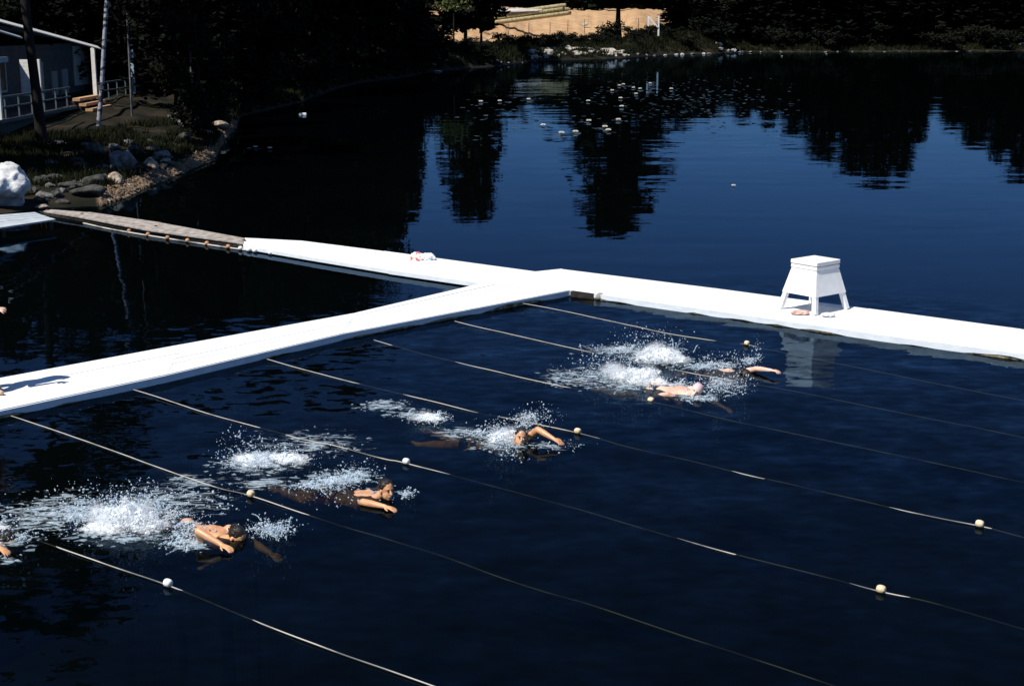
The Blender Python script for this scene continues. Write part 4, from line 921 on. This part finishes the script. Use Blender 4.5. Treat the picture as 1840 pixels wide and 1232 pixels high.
# far shore rocks
def far_rock(px, py, w, h, m='rockpale', label=None, group=None):
    p = on_ground(px, py) if py < 118 or px < 900 else at(px, py); k = p.y / F
    rock((p.x, p.y, max(p.z, -.05) + h * k * .25), (w * k * .6, w * k * .5, h * k * .8), m, label, group)
for i in range(64):
    t = random.random(); px = 950 + 165 * t + random.gauss(0, 6); top = 86 + 8 * abs(t - .45) * 2; py = random.uniform(top, 107 - 4 * t)
    far_rock(px, py, random.uniform(6, 17), random.uniform(4, 8), 'rockpale', 'pale sunlit stone heaped on the point below the clearing', 'stones of the heap below the clearing')
for (px, py, w, h, lab) in [(986, 98, 16, 15, 'tall cream block at the left end of the stone heap'), (1055, 82, 9, 9, 'cream stone standing highest behind the stone heap'), (1095, 94, 26, 10, 'wide lilac-white slab at the right end of the stone heap'), (1022, 80, 10, 7, 'grey round stone behind the stone heap'),
                            (878, 113, 12, 11, 'bright white block on the shore left of the stone heap'), (890, 112, 14, 8, 'cream stone touching the bright white block'), (818, 106, 13, 9, 'white stone at the foot of the thin tree by the clearing'), (801, 112, 8, 8, 'small white stone left of the thin tree'), (790, 109, 8, 7, 'smallest pale stone in the row left of the thin tree'), (775, 118, 14, 7, 'grey flat stone on the shore where the bay turns'), (783, 130, 22, 4, 'low flat stone at the waterline where the bay turns'),
                            (1291, 83, 14, 9, 'grey boulder on the far right shore'), (1293, 91, 12, 9, 'tan stone below the grey far boulder'), (1318, 94, 12, 8, 'cream stone right of the grey far boulder'), (1330, 96, 12, 5, 'flat cream stone at the waterline right of the grey boulder'), (1307, 93, 9, 6, 'small cream stone beside the tan stone on the far shore'), (1789, 87, 12, 8, 'left one of the two pale rocks at the far right'), (1808, 87, 14, 8, 'right one of the two pale rocks at the far right'), (1836, 82, 14, 8, 'pale rock cut by the right edge on the far shore')]:
    far_rock(px, py, w, h, 'rockpale', lab)
for px in list(range(1345, 1780, 27)):
    far_rock(px + random.uniform(-6, 6), random.uniform(93, 95.5), random.uniform(3, 7), random.uniform(1.5, 3), random.choice(['rockdark', 'rocktan', 'rock']), 'small stone along the far right waterline', 'stones along the far right waterline')
for px in list(range(1125, 1290, 17)) + list(range(905, 948, 12)):
    far_rock(px + random.uniform(-6, 6), random.uniform(98, 104) if px > 1000 else 114, random.uniform(4, 9), random.uniform(2, 5), random.choice(['rockpale', 'rocktan', 'rock']), 'small stone on the waterline beside the stone heap', 'stones beside the heap')
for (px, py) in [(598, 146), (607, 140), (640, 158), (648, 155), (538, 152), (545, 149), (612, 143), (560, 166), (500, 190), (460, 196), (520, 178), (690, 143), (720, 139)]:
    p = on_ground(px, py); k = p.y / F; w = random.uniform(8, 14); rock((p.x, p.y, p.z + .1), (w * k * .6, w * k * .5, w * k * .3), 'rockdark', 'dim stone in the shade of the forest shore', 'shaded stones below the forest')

# ------------------------------------------------------------------ trees
def leaf_mesh(name, centers, sizes, norms, m, elong=1.8):
    n = len(centers); C = np.array(centers); S = np.array(sizes)[:, None]; Nn = np.array(norms); Nn /= np.linalg.norm(Nn, axis=1)[:, None]
    t = RNG.normal(size=(n, 3)); t -= Nn * np.sum(t * Nn, axis=1)[:, None]; t /= np.linalg.norm(t, axis=1)[:, None]; b = np.cross(Nn, t)
    V = np.stack([C - t * S * elong, C - b * S * .8 + t * S * .1, C + t * S * elong, C + b * S * .8 - t * S * .15], axis=1).reshape(-1, 3)
    me = bpy.data.meshes.new(name); me.vertices.add(n * 4); me.vertices.foreach_set('co', V.ravel()); me.loops.add(n * 4); me.loops.foreach_set('vertex_index', np.arange(n * 4, dtype=np.int32))
    me.polygons.add(n); me.polygons.foreach_set('loop_start', np.arange(0, n * 4, 4, dtype=np.int32)); me.polygons.foreach_set('loop_total', np.full(n, 4, dtype=np.int32))
    me.materials.append(M[m]); me.update(calc_edges=True); return me
def conifer(H, R0, base, seed, leaf=.30, dens=1.0, blunt=.35):
    rnd = random.Random(seed); tk = MB()
    tk.tube([(0, 0, -.4), (0, 0, H * .3), (.1, .05, H * .7), (0, 0, H)], [.012 * H + .06, .010 * H + .03, .006 * H, .02], 10)
    C = []; S = []; Nn = []
    z = base; zs_ = []
    while z < H * .985: zs_.append(z); z += rnd.uniform(.28, .5) * H / 20
    for z in zs_:
        t = (z - base) / (H - base)
        Lm = R0 * ((1 - t) ** (.75) * (1 - blunt) + blunt * math.sqrt(max(0, 1 - t * t))) * (.55 + .45 * min(1, t * 6 + .35))
        for k in range(rnd.randint(4, 6)):
            a = rnd.uniform(0, 6.283); Ln = Lm * rnd.uniform(.55, 1.12); dr = rnd.uniform(.05, .32) * (1.1 - t)
            ca, sa = math.cos(a), math.sin(a)
            e = (ca * Ln * .8, sa * Ln * .8, z - dr * Ln * .8 * .7)
            if t < .6 and rnd.random() < .5: tk.tube([(0, 0, z), e], [.03, .008], 5, cap=False)
            nn = max(3, int(Ln / leaf * 2.3 * dens))
            for j in range(nn):
                s = (j + rnd.random()) / nn; s = .15 + .85 * s; w = leaf * 1.6 * (1.15 - s * .6)
                C.append((ca * Ln * s + rnd.gauss(0, w), sa * Ln * s + rnd.gauss(0, w), z - dr * Ln * s * s + rnd.gauss(0, leaf * .35))); S.append(leaf * rnd.uniform(.5, 1.15)); Nn.append((rnd.gauss(0, .5), rnd.gauss(0, .5), 1))
    return tk.mesh('trunk', M['bark'], True), leaf_mesh('crown', C, S, Nn, 'needle', 1.6)
def broadleaf(H, Rc, base, seed, leaf=.3, n=3200, mleaf='leafdark', mbark='bark'):
    rnd = random.Random(seed); tk = MB(); tops = []
    tk.tube([(0, 0, -.4), (rnd.gauss(0, .1), rnd.gauss(0, .1), H * .35), (rnd.gauss(0, .3), rnd.gauss(0, .3), H * .8)], [.012 * H + .05, .009 * H + .03, .03], 10)
    for k in range(16):
        z0 = base * .8 + (H * .75 - base * .8) * k / 15; a = rnd.uniform(0, 6.283); Ln = Rc * rnd.uniform(.6, 1.0) * math.sin(math.pi * min(.95, max(.2, (z0 - base * .6) / (H - base * .6)))) ** .6
        e = Vector((math.cos(a) * Ln, math.sin(a) * Ln, z0 + Ln * rnd.uniform(.1, .6))); tk.tube([(0, 0, z0), (e + Vector((0, 0, z0))) / 2 + Vector((0, 0, .3)), e], [.06, .04, .015], 6, cap=False)
        tops.append((e, rnd.uniform(.6, 1.1) * Rc * .42)); tops.append((e * .6 + Vector((0, 0, z0 * .4)), rnd.uniform(.5, .9) * Rc * .4))
    tops.append((Vector((0, 0, H * .92)), Rc * .4))
    C = []; S = []; Nn = []
    for i in range(n):
        c, r = rnd.choice(tops); d = Vector((rnd.gauss(0, 1), rnd.gauss(0, 1), rnd.gauss(0, .75))); d = d.normalized() * r * rnd.random() ** .45
        C.append(tuple(c + d)); S.append(leaf * rnd.uniform(.5, 1.2)); Nn.append((d.x + rnd.gauss(0, .6) * r, d.y + rnd.gauss(0, .6) * r, d.z + rnd.gauss(0, .6) * r + .3))
    return tk.mesh('trunk', M[mbark], True), leaf_mesh('crown', C, S, Nn, mleaf, 1.2)
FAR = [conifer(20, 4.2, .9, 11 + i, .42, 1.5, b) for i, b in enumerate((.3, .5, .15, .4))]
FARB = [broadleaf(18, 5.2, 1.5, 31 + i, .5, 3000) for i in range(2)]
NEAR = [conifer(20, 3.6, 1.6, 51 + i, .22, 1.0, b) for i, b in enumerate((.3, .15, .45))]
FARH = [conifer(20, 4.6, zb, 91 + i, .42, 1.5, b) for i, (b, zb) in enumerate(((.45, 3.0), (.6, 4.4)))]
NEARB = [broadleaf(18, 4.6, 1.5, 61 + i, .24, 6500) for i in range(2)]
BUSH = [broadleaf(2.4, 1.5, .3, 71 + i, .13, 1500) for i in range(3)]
def place(kind, p, sc, label, cat, group, name):
    tr, cr = kind; o = empty(name, p, label, cat, group, random.uniform(0, 6.28), sc)
    link('trunk', tr, o); link('crown', cr, o); return o
def H_for(p, yr): return p.y * (yr - YH) / F - CH - p.z
def px_tree(px, off, yr, width_px, kind, label, group, name='conifer_tree', href=20, rref=4.2):
    p = land(px, off); H = max(4, H_for(p, yr)); w = width_px * .66 * p.y / F
    return place(kind, (p.x, p.y, p.z - .1), (w / rref, w / rref, H / href), label, 'tree', group, name)
# far front row, heights from the reflections; right end raised to darken the lake
G1 = 'conifers of the far shore'
big = px_tree(1106, 56, 412, 180, FARH[1], 'tallest broad conifer standing alone right of the lumber pile', None)
for i, (px, off, yr, w) in enumerate([(838, 30, 392, 105), (866, 34, 396, 70), (742, 14, 400, 60), (705, 16, 415, 100), (1050, 190, 260, 70), (1165, 190, 250, 70), (1225, 30, 228, 80), (1262, 18, 215, 60), (1330, 12, 215, 70),
                                      (1375, 14, 225, 60), (1420, 12, 245, 80), (1475, 12, 290, 100), (1530, 14, 318, 110), (1570, 12, 330, 110), (1615, 16, 318, 90), (1648, 14, 255, 50), (1705, 16, 235, 70), (1745, 14, 262, 90), (1790, 16, 290, 90), (1835, 14, 325, 100), (1890, 14, 380, 120), (1950, 16, 380, 120), (2040, 16, 380, 130)]):
    px_tree(px, off, yr, w, FARH[0] if i < 2 else FAR[i % 4], 'dark conifer in the front row of the far shore', G1)
G2 = 'trees filling the far forest'
for i in range(46):
    px = 735 + i * 27 + random.uniform(-9, 9); off = random.uniform(62, 100) if not 760 < px < 1235 else random.uniform(215, 260)
    yr = 185 if 900 < px < 1020 else (195 if 1180 < px < 1440 else (175 if 1640 < px < 1700 else 215))
    px_tree(px, off, yr + random.uniform(-14, 10), 95, (FAR + FARB)[i % 6], 'dark tree deep in the far forest', G2, 'forest_tree')
# left forest
G3 = 'dark trees of the left forest'
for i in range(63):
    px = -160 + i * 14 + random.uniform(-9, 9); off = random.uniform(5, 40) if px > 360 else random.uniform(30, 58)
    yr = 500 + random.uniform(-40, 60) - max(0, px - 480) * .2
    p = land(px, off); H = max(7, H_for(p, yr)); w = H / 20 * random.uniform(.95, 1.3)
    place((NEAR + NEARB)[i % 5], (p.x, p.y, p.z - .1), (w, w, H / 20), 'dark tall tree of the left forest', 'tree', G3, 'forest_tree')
for i in range(21):
    px = 300 + i * 20 + random.uniform(-8, 8); p = land(px, random.uniform(14, 60)); H = random.uniform(9, 14)
    place(NEAR[i % 3], (p.x, p.y, p.z - .1), (H / 20 * 1.5, H / 20 * 1.5, H / 20), 'young dark conifer crowding the left forest', 'tree', 'young conifers of the left forest', 'young_conifer')
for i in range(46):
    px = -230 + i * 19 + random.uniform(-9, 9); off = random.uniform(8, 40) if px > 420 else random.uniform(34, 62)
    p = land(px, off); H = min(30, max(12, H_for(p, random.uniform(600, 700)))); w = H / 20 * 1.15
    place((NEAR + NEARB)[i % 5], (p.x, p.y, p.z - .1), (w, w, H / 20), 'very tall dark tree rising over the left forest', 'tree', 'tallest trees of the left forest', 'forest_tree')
# trees left of the frame that shade the bank
for i, (x, y) in enumerate([(-24, 42), (-34, 47), (-37, 57), (-28.5, 38), (-31, 43), (-39, 50), (-37, 65), (-33, 76), (-42, 58), (-22.5, 45), (-38, 70), (-44, 66)]):
    place((NEAR + NEARB)[i % 5], (x, y, gz(x, y) - .1), (1.15, 1.15, random.uniform(.9, 1.1)), 'tall dark tree beside the cabin', 'tree', 'trees around the cabin', 'forest_tree')
# trunks in front of the cabin
x, y = -17.7, 54.0
tb = MB(); g = gz(x, y); tb.tube([(0, 0, -.3), (-.12, 0, 2.2), (-.28, 0, 5), (-.4, 0, 11), (-.3, 0, 17)], [.24, .18, .165, .13, .05], 12)
t_, c_ = broadleaf(21, 2.9, 12.5, 401, .25, 3000)
o = empty('tree', (x, y, g), 'dark thick-trunked tree standing in front of the cabin porch', 'tree'); tb.build('trunk', M['bark'], o, smooth=True); link('crown', c_, o)
x, y = -17.45, 60.5; g = gz(x, y)
def bpt(px, py): v = at_y(px, py, y); return v - Vector((x, y, g))
tb = MB(); tb.tube([bpt(176, 240), bpt(179, 205), bpt(183, 160), bpt(187, 80), bpt(192, 0), bpt(198, -110), bpt(200, -260)], [.11, .10, .095, .09, .085, .07, .03], 12)
t_, c_ = broadleaf(15, 2.0, 11, 402, .18, 1800)
o = empty('birch_tree', (x, y, g), 'slender leaning birch with blotchy white bark before the cabin', 'tree'); tb.build('trunk', M['birch'], o, smooth=True); link('crown', c_, o)
for (px, y0, y1, d, lab) in [(345, 60, 196, 62, 'thin pale sapling trunk at the forest edge behind the beach'), (236, -20, 190, 66, 'pale mottled trunk half hidden in the forest right of the cabin'), (318, 40, 180, 74, 'spindly grey trunk in the forest behind the beach')]:
    a = at_y(px, y1, d); b = at_y(px + 2, y0, d); g = gz(a.x, a.y); o = empty('sapling', (a.x, a.y, g), lab, 'tree')
    tb = MB(); tb.tube([(0, 0, -.2), (.03, 0, (b.z - g) * .5), (.06, 0, b.z - g), (.1, 0, b.z - g + 4)], [.05, .045, .04, .015], 8); tb.build('trunk', M['greybark'], o, smooth=True)
    t_, c_ = broadleaf(9, 1.6, 5.6, px, .16, 700); link('crown', c_, o)
# thin trees and light foliage at the clearing edge
def thin_tree(px, ybase, ytop, lab, lit=True, dx=0, lw=1.0):
    p = on_ground(px, ybase); H = max(3, p.y * (ybase - ytop) / F * 1.0); o = empty('thin_tree', (p.x, p.y, p.z), lab, 'tree'); k = p.y / F
    tb = MB(); tb.tube([(0, 0, -.2), (.05, 0, H * .5), (.1 + dx * k, 0, H + 2)], [.13 * lw, .10 * lw, .05], 8); tb.build('trunk', M['bark'], o, smooth=True)
    C = []; S = []; Nn = []
    for i in range(380):
        C.append((RNG.normal(0, 1.2), RNG.normal(0, 1.0), H * 1.0 + abs(RNG.normal(0, 1)) * 1.6)); S.append(RNG.uniform(.1, .25)); Nn.append(tuple(RNG.normal(size=3)))
    link('crown', leaf_mesh('crown', C, S, Nn, 'leaflit' if lit else 'leafdark', 1.2), o)
thin_tree(815, 92, 22, 'thin tree with sunlit yellow-green leaves at the left end of the clearing')
thin_tree(838, 70, 8, 'dark thin tree with spreading leaves in front of the sand', False, lw=1.6)
thin_tree(862, 60, 42, 'little tree with pale leaves at the back of the sand')
thin_tree(1258, 62, 30, 'small tree with sunlit leaves right of the clearing')
# bushes
for i in range(60):
    px = 760 + i * 19 + random.uniform(-8, 8)
    if 925 < px < 1130: off = random.uniform(12, 22)
    else: off = random.uniform(3, 20)
    if 770 < px < 1230: off = min(off, 19); s = random.uniform(.5, .8)
    else: s = random.uniform(.9, 1.9)
    p = land(px, off); place(BUSH[i % 3], p, (s * 1.5, s * 1.5, s), 'dark bush on the far bank', 'bush', 'bushes of the far bank', 'bush')
for i in range(36):
    px = 1240 + i * 19 + random.uniform(-8, 8); p = land(px, random.uniform(20, 50)); s = random.uniform(2.0, 3.2); place(BUSH[i % 3], p, (s * 1.3, s * 1.3, s), 'tall dark thicket bush between the far trees', 'bush', 'thicket of the far right forest', 'bush')
for i in range(40):
    px = 345 + i * 11 + random.uniform(-6, 6); off = random.uniform(3.5 if px > 440 else 10, 16); p = land(px, off); s = random.uniform(.5, 1.2) if px > 440 else random.uniform(.35, .6); place(BUSH[i % 3], p, (s * 1.3, s * 1.3, s), 'dark bush at the edge of the left forest', 'bush', 'bushes of the left forest edge', 'bush')
for i in range(16):
    px = 20 + i * 25 + random.uniform(-9, 9); off = random.uniform(17, 26); p = land(px, off)
    if p.x < -14.5 and 48 < p.y < 88: continue
    s = random.uniform(.3, .5); place(BUSH[i % 3], p, (s * 1.2, s * 1.2, s), 'low dark shrub on the bank below the cabin', 'bush', 'shrubs below the cabin', 'bush')
p = land(1092, 34); place(BUSH[1], p, (1.5, 1.5, 1.3), 'dark bush at the foot of the broad lone conifer', 'bush', None, 'bush')
# grass
def grass(name, label, n, px0, px1, o0, o1, hgt):
    vs = []; fs = []
    for i in range(n):
        p = land(RNG.uniform(px0, px1), RNG.uniform(o0, o1))
        if fnoise((p.x, p.y, 4), .5, 3) < -.12: continue
        a = RNG.uniform(0, 6.28); w = hgt * .10; h = hgt * RNG.uniform(.5, 1.2); lx, ly = RNG.normal(0, .35, 2) * h
        k = len(vs); ca, sa = math.cos(a) * w, math.sin(a) * w
        vs += [(p.x - ca, p.y - sa, p.z - .02), (p.x + ca, p.y + sa, p.z - .02), (p.x + lx, p.y + ly, p.z + h)]; fs.append((k, k + 1, k + 2))
    me = bpy.data.meshes.new(name); me.from_pydata(vs, [], fs); me.materials.append(M['grass']); tag(link(name, me), label, 'grass', kind='stuff')
grass('grass', 'dark grass on the bank in front of the cabin', 26000, -60, 420, 1.8, 18, .28)
grass('grass', 'dark rough grass on the bank under the sandy clearing', 26000, 740, 1300, 1.5, 24, .8)
grass('grass', 'dark rough grass along the left forest shoreline', 14000, 425, 770, .6, 9, .5)
grass('grass', 'dark rough grass along the far right waterline', 16000, 1280, 1880, 1.2, 12, .8)

# ------------------------------------------------------------------ clearing: lumber, fence posts, white frame
def cl(px, py): return on_ground(px, py)
a = cl(893, 45); k = a.y / F
root = empty('lumber_pile', a, 'sloping stack of long tan logs and boards topped with white planks in the clearing', 'lumber'); root.scale = (1, 1.5, 1.6)
for i in range(10):
    mb = MB(); r = i // 4; c = i % 4; x0 = -.4 + random.uniform(-.6, .4)
    mb.tube([(x0, c * .62 + r * .31, .3 + r * .5), (x0 + 128 * k + random.uniform(-1, .6), c * .62 + r * .31 + 1.5, .3 + r * .5 + 1.25)], [.28, .26], 10); mb.build('log', M['lumber'], root, smooth=True)
for i in range(5):
    mb = MB(); mb.box(-.6 + random.uniform(-.2, .2), 78 * k + random.uniform(-.8, .4), i * .34, i * .34 + .3, 1.62 + .06 * i, 1.70 + .06 * i + .10); ob = mb.build('white_plank', M['lumberwhite'], root); ob.rotation_euler = (0, -.02, .08)
for px, y0 in ((866, 66), (914, 68), (988, 66), (1050, 60), (1147, 58), (1195, 58), (1020, 62), (950, 67)):
    p = cl(px, y0); k = p.y / F; mb = MB(); mb.tube([(0, 0, -.2), (random.uniform(-.1, .1), 0, 24 * k)], [.07, .06], 8); mb.tube([(0, 0, 19 * k), (0, -.09, 19 * k)], [.02, .02], 6)
    tag(mb.build('fence_post', M['postgrey'], loc=p, smooth=True), 'thin leaning grey fence post in the sandy clearing', 'fence post', 'fence posts of the clearing')
p = cl(1082, 58); k = p.y / F; mb = MB(); mb.tube([(0, 0, -.1), (0, 0, 17 * k)], [.24, .22], 10); tag(mb.build('cut_stump', M['lumber'], loc=p), 'pale upright log post left of the broad conifer', 'post')
p = land(1168, 13); k = p.y / F
root = empty('timber_gantry', p, 'white timber gantry of two posts with a diagonal brace in the clearing', 'gantry')
for dx in (-9, 9): mb = MB(); mb.bar((dx * k, 0, 0), (dx * k, 0, 34 * k), .25, .25, Vector((0, 1, 0))); mb.build('post', M['lumberwhite'], root)
mb = MB(); mb.bar((-8 * k, -.16, 32 * k), (8 * k, -.16, 14 * k), .25, .08, Vector((0, 1, 0))); mb.build('brace', M['lumberwhite'], root)
for (px, py, w, h, m, lab, nm) in [(1268, 40, 15, 14, 'rockpale', 'round pale boulder lit at the right of the clearing', 'boulder'), (1098, 54, 12, 7, 'rockpale', 'pale stone at the foot of the broad conifer', 'rock'), (1051, 44, 12, 9, 'rockpale', 'white stone on the sand slope by the lumber', 'rock')]:
    p = at_y(px, py, cl(px, py + 4).y - 2); p.z = max(p.z, gz(p.x, p.y)); k = p.y / F; rock(p, (w * k * .6, w * k * .5, h * k * .6), m, lab, name=nm)
# white object high on the right far bank and two small ones on the left shore
p = on_ground(1720, 40); k = p.y / F; g = p.z
mb = MB(); w = 10 * k; mb.add([(-w, -.5, .9), (w, -.5, .7), (w * .8, -.7, .2), (-w * .8, -.7, .35), (-w, .5, .9), (w, .5, .7), (w * .8, .4, .2), (-w * .8, .4, .35)], [(0, 3, 2, 1), (4, 5, 6, 7), (0, 1, 5, 4), (3, 7, 6, 2), (0, 4, 7, 3), (1, 2, 6, 5)])
mb.tube([(-w * .6, 0, -.1), (-w * .6, 0, .4)], [.08, .08], 8); mb.tube([(w * .6, 0, -.1), (w * .6, 0, .35)], [.08, .08], 8)
tag(mb.build('upturned_boat', M['metalsheet'], loc=p), 'small white upturned boat on trestles high on the far right bank', 'boat')
p = at(544, 207, .0); mb = MB(); mb.box(-.22, .22, -.16, .16, -.05, .10); mb.box(-.16, .2, -.12, .12, .103, .13); tag(mb.build('mooring_float', M['whitefloat'], loc=p, bevel=.03), 'flat white mooring float off the left forest shore', 'float')
p = on_ground(456, 124); mb = MB(); mb.ell((0, 0, .2), (.14, .14, .16)); mb.tube([(0, 0, -.1), (0, 0, .1)], [.04, .04], 8); tag(mb.build('white_marker', M['lumberwhite'], loc=p, smooth=True), 'tiny bright white marker in the dark left forest', 'marker')

# ------------------------------------------------------------------ water lilies
def lily_meshes():
    mb = MB()
    for ring, (n, tilt, ln) in enumerate(((8, .35, .10), (7, .8, .085), (5, 1.15, .06))):
        for k in range(n):
            a = 2 * math.pi * k / n + ring * .4; d = Vector((math.cos(a) * math.cos(tilt), math.sin(a) * math.cos(tilt), math.sin(tilt))); s = Vector((-math.sin(a), math.cos(a), 0)); u = d.cross(s)
            p0 = Vector((0, 0, .02)); m1 = p0 + d * ln * .6; mb.add([p0, m1 + s * ln * .28 - u * .006, p0 + d * ln - u * .0, m1 - s * ln * .28 - u * .006, m1 + u * .012], [(0, 1, 4), (1, 2, 4), (2, 3, 4), (3, 0, 4)])
    c = MB(); c.ell((0, 0, .045), (.022, .022, .03), seg=10, rings=6); return mb.mesh('petals', M['lily']), c.mesh('flower_centre', M['lilyyellow'], True)
pe, ce = lily_meshes()
LIL = [(864, 184), (898, 183), (950, 180), (1057, 183), (1117, 193), (1058, 219), (1111, 217), (976, 227), (1009, 241), (1034, 239), (1087, 230), (1093, 236), (1113, 155), (1120, 153), (1138, 159), (1206, 161), (1100, 164), (1115, 178), (1143, 170), (1168, 151), (1150, 161), (459, 266), (485, 268), (1318, 335), (1405, 102), (1485, 98)]
for (px, py) in LIL:
    p = at(px, py, .01); big_ = (1.75 if px > 800 else 1.3) * (.5 if px == 1318 else 1)
    r = empty('water_lily', p, 'white water lily floating among the far lily pads' if 800 < px < 1300 and py > 150 else ('white water lily drifting off the gravel beach' if px < 600 else 'lone white water lily on the right part of the lake'), 'water lily',
              'water lilies among the far pads' if 800 < px < 1300 and py > 150 else ('water lilies off the gravel beach' if px < 600 else 'stray water lilies on the right'), random.uniform(0, 6), big_)
    link('petals', pe, r); link('flower_centre', ce, r)
vs = []; fs = []
def pad(p, r):
    a0 = RNG.uniform(0, 6.28); k = len(vs); n = 10; tx, ty = RNG.normal(0, .07, 2)
    vs.append((p.x, p.y, .008))
    for j in range(n + 1):
        a = a0 + (2 * math.pi - .35) * j / n; x, y = math.cos(a) * r, math.sin(a) * r; vs.append((p.x + x, p.y + y, max(.004, .012 + x * tx + y * ty)))
    for j in range(n): fs.append((k, k + 1 + j, k + 2 + j))
for i in range(650):
    px = RNG.normal(1235, 105); py = 175 + (px - 1235) * .05 + RNG.normal(0, 30)
    if 1000 < px < 1440 and 138 < py < 252 and not (px < 1200 and py > 225): pad(at(px, py), RNG.uniform(.07, .15))
for (px, py) in LIL[:22]:
    for k in range(4): pad(at(px + RNG.normal(3, 9), py + RNG.normal(1, 1.2)), RNG.uniform(.1, .18))
for i in range(90): pad(at(RNG.normal(920, 60), RNG.normal(200, 22)), RNG.uniform(.08, .16))
me = bpy.data.meshes.new('lily_pads'); me.from_pydata(vs, [], fs); me.materials.append(M['lilypad']); tag(link('lily_pads', me), 'loose field of lily pads on the far water', 'lily pads', kind='stuff')

# ------------------------------------------------------------------ cabin
XF = -20.0
root = empty('cabin', (-22, 62, 1.2), 'shaded lakeside cabin with white roof edge and long railed porch', 'cabin'); O = root.location.copy()
class HB(MB):
    def box(s, x0, x1, y0, y1, z0, z1): MB.box(s, x0 - O.x, x1 - O.x, y0 - O.y, y1 - O.y, z0 - O.z, z1 - O.z)
    def bar(s, a, b, w, h, up=Vector((0, 0, 1))): MB.bar(s, Vector(a) - O, Vector(b) - O, w, h, up)
def part(name, m, fn, parent=root, bevel=0): b = HB(); fn(b); return b.build(name, M[m], parent, bevel=bevel)
DZ = 1.5
part('porch_deck', 'darkwood', lambda b: b.box(-22.55, XF + .03, 48, 80, DZ - .14, DZ))  # dark wood stands in for the shade on the porch floor
part('deck_edge', 'rail_shaded', lambda b: b.box(XF + .032, XF + .07, 48, 66, DZ - .12, DZ + .02))
part('deck_edge', 'rail_shaded', lambda b: b.box(XF + .032, XF + .07, 69.4, 78.5, DZ - .12, DZ + .02))
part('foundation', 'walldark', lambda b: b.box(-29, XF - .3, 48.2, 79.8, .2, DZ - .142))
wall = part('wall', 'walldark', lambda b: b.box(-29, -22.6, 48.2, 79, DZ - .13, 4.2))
part('siding_screen', 'trim', lambda b: [b.box(-21.4, -21.0, 62.97, 63.03, 2.12 + i * .155, 2.12 + i * .155 + .148) for i in range(10)])  # free screen replaces wall siding so that the sun strikes it
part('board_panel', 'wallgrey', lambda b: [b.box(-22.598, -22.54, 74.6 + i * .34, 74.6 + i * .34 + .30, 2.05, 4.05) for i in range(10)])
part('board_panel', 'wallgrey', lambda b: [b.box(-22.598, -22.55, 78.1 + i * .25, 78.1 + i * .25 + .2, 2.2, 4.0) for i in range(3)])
for (y0, y1, z0, z1) in ((72.5, 73.4, 1.75, 2.95), (70.9, 71.7, 1.75, 2.9), (69.0, 69.6, 1.75, 3.4)): part('shutter', 'curtain', lambda b: b.box(-22.598, -22.53, y0, y1, z0, z1))
for (y0, y1) in ((58, 60.5), (62, 64.5)):
    w = part('window', 'trimblue', lambda b: [b.box(-22.598, -22.54, y0, y1, 2.2, 2.28), b.box(-22.598, -22.54, y0, y1, 3.5, 3.58), b.box(-22.598, -22.541, y0, y0 + .08, 2.281, 3.499), b.box(-22.598, -22.541, y1 - .08, y1, 2.281, 3.499)])
    part('pane', 'eye', lambda b: b.box(-22.598, -22.57, y0 + .081, y1 - .081, 2.281, 3.499), w)
# roof: sloping slab cut back to let sun onto the porch; white board separate
def slope(y): return 5.62 + (70.3 - 54.0) * 0 - (y - 54.0) * .0935 if y < 80 else 0
def roofslab(b):
    p = [(-22.3, 55.7, slope(55.7) + .1), (-22.3, 80, slope(70.2)), (-31, 80, slope(70.2) + .5), (-31, 55.7, slope(55.7) + .5)]
    MB.hexa(b, [Vector(q) - O - Vector((0, 0, .16)) for q in p][::1] + [Vector(q) - O for q in p])
roof = part('roof', 'shingle', roofslab)
part('fascia', 'trim', lambda b: b.bar((XF + .03, 55.7, slope(55.7) - .06), (XF + .03, 70.25, slope(70.25) - .06), .05, .24, Vector((-.8, 0, .6))), roof)  # board tilted upward so that the sun whitens its face
part('rake_trim', 'trimblue', lambda b: b.bar((XF - .35, 55.8, 5.12), (XF - .35, 60.3, 4.62), .06, .14, Vector((-.8, 0, .6))), roof)
part('porch_beam', 'trimblue', lambda b: b.bar((XF, 48, 3.9), (XF, 57.4, 3.8), .12, .2))
for (x, y, z1, m, zz) in ((XF - .06, 56.35, 3.72, 'trim', DZ), (-20.9, 63.9, 3.65, 'trim', DZ), (XF - .06, 69.5, 4.05, 'trim', DZ), (XF - .06, 51, 3.8, 'trim', DZ), (XF - .06, 76.5, 4.1, 'trimblue', DZ)):
    part('porch_post', m, lambda b: b.box(x - .09, x + .09, y - .09, y + .09, zz, z1))
def railing(y0, y1):
    r = part('railing', 'rail_shaded', lambda b: [b.bar((XF - .1, y0, DZ + .85), (XF - .1, y1, DZ + .85), .05, .08), b.bar((XF - .1, y0, DZ + .45), (XF - .1, y1, DZ + .45), .04, .06)])
    for y in np.arange(y0 + .5, y1, 1.6): part('baluster', 'rail_shaded', lambda b: b.box(XF - .13, XF - .07, y - .04, y + .04, DZ + .002, DZ + .80), r)
railing(56.6, 65.6); railing(69.8, 78.3); railing(48, 56)
st = part('steps', 'darkwood', lambda b: [b.bar((XF - .2, y, 1.75), (XF + 1.1, y, .75), .06, .22) for y in (66.25, 69.15)])
for i in range(4): part('tread', 'brownwood', lambda b: b.box(XF + .85 - .28 * i - .17, XF + .85 - .28 * i + .17, 66.1, 69.3, 1.02 + .23 * i, 1.02 + .23 * i + .13), st)
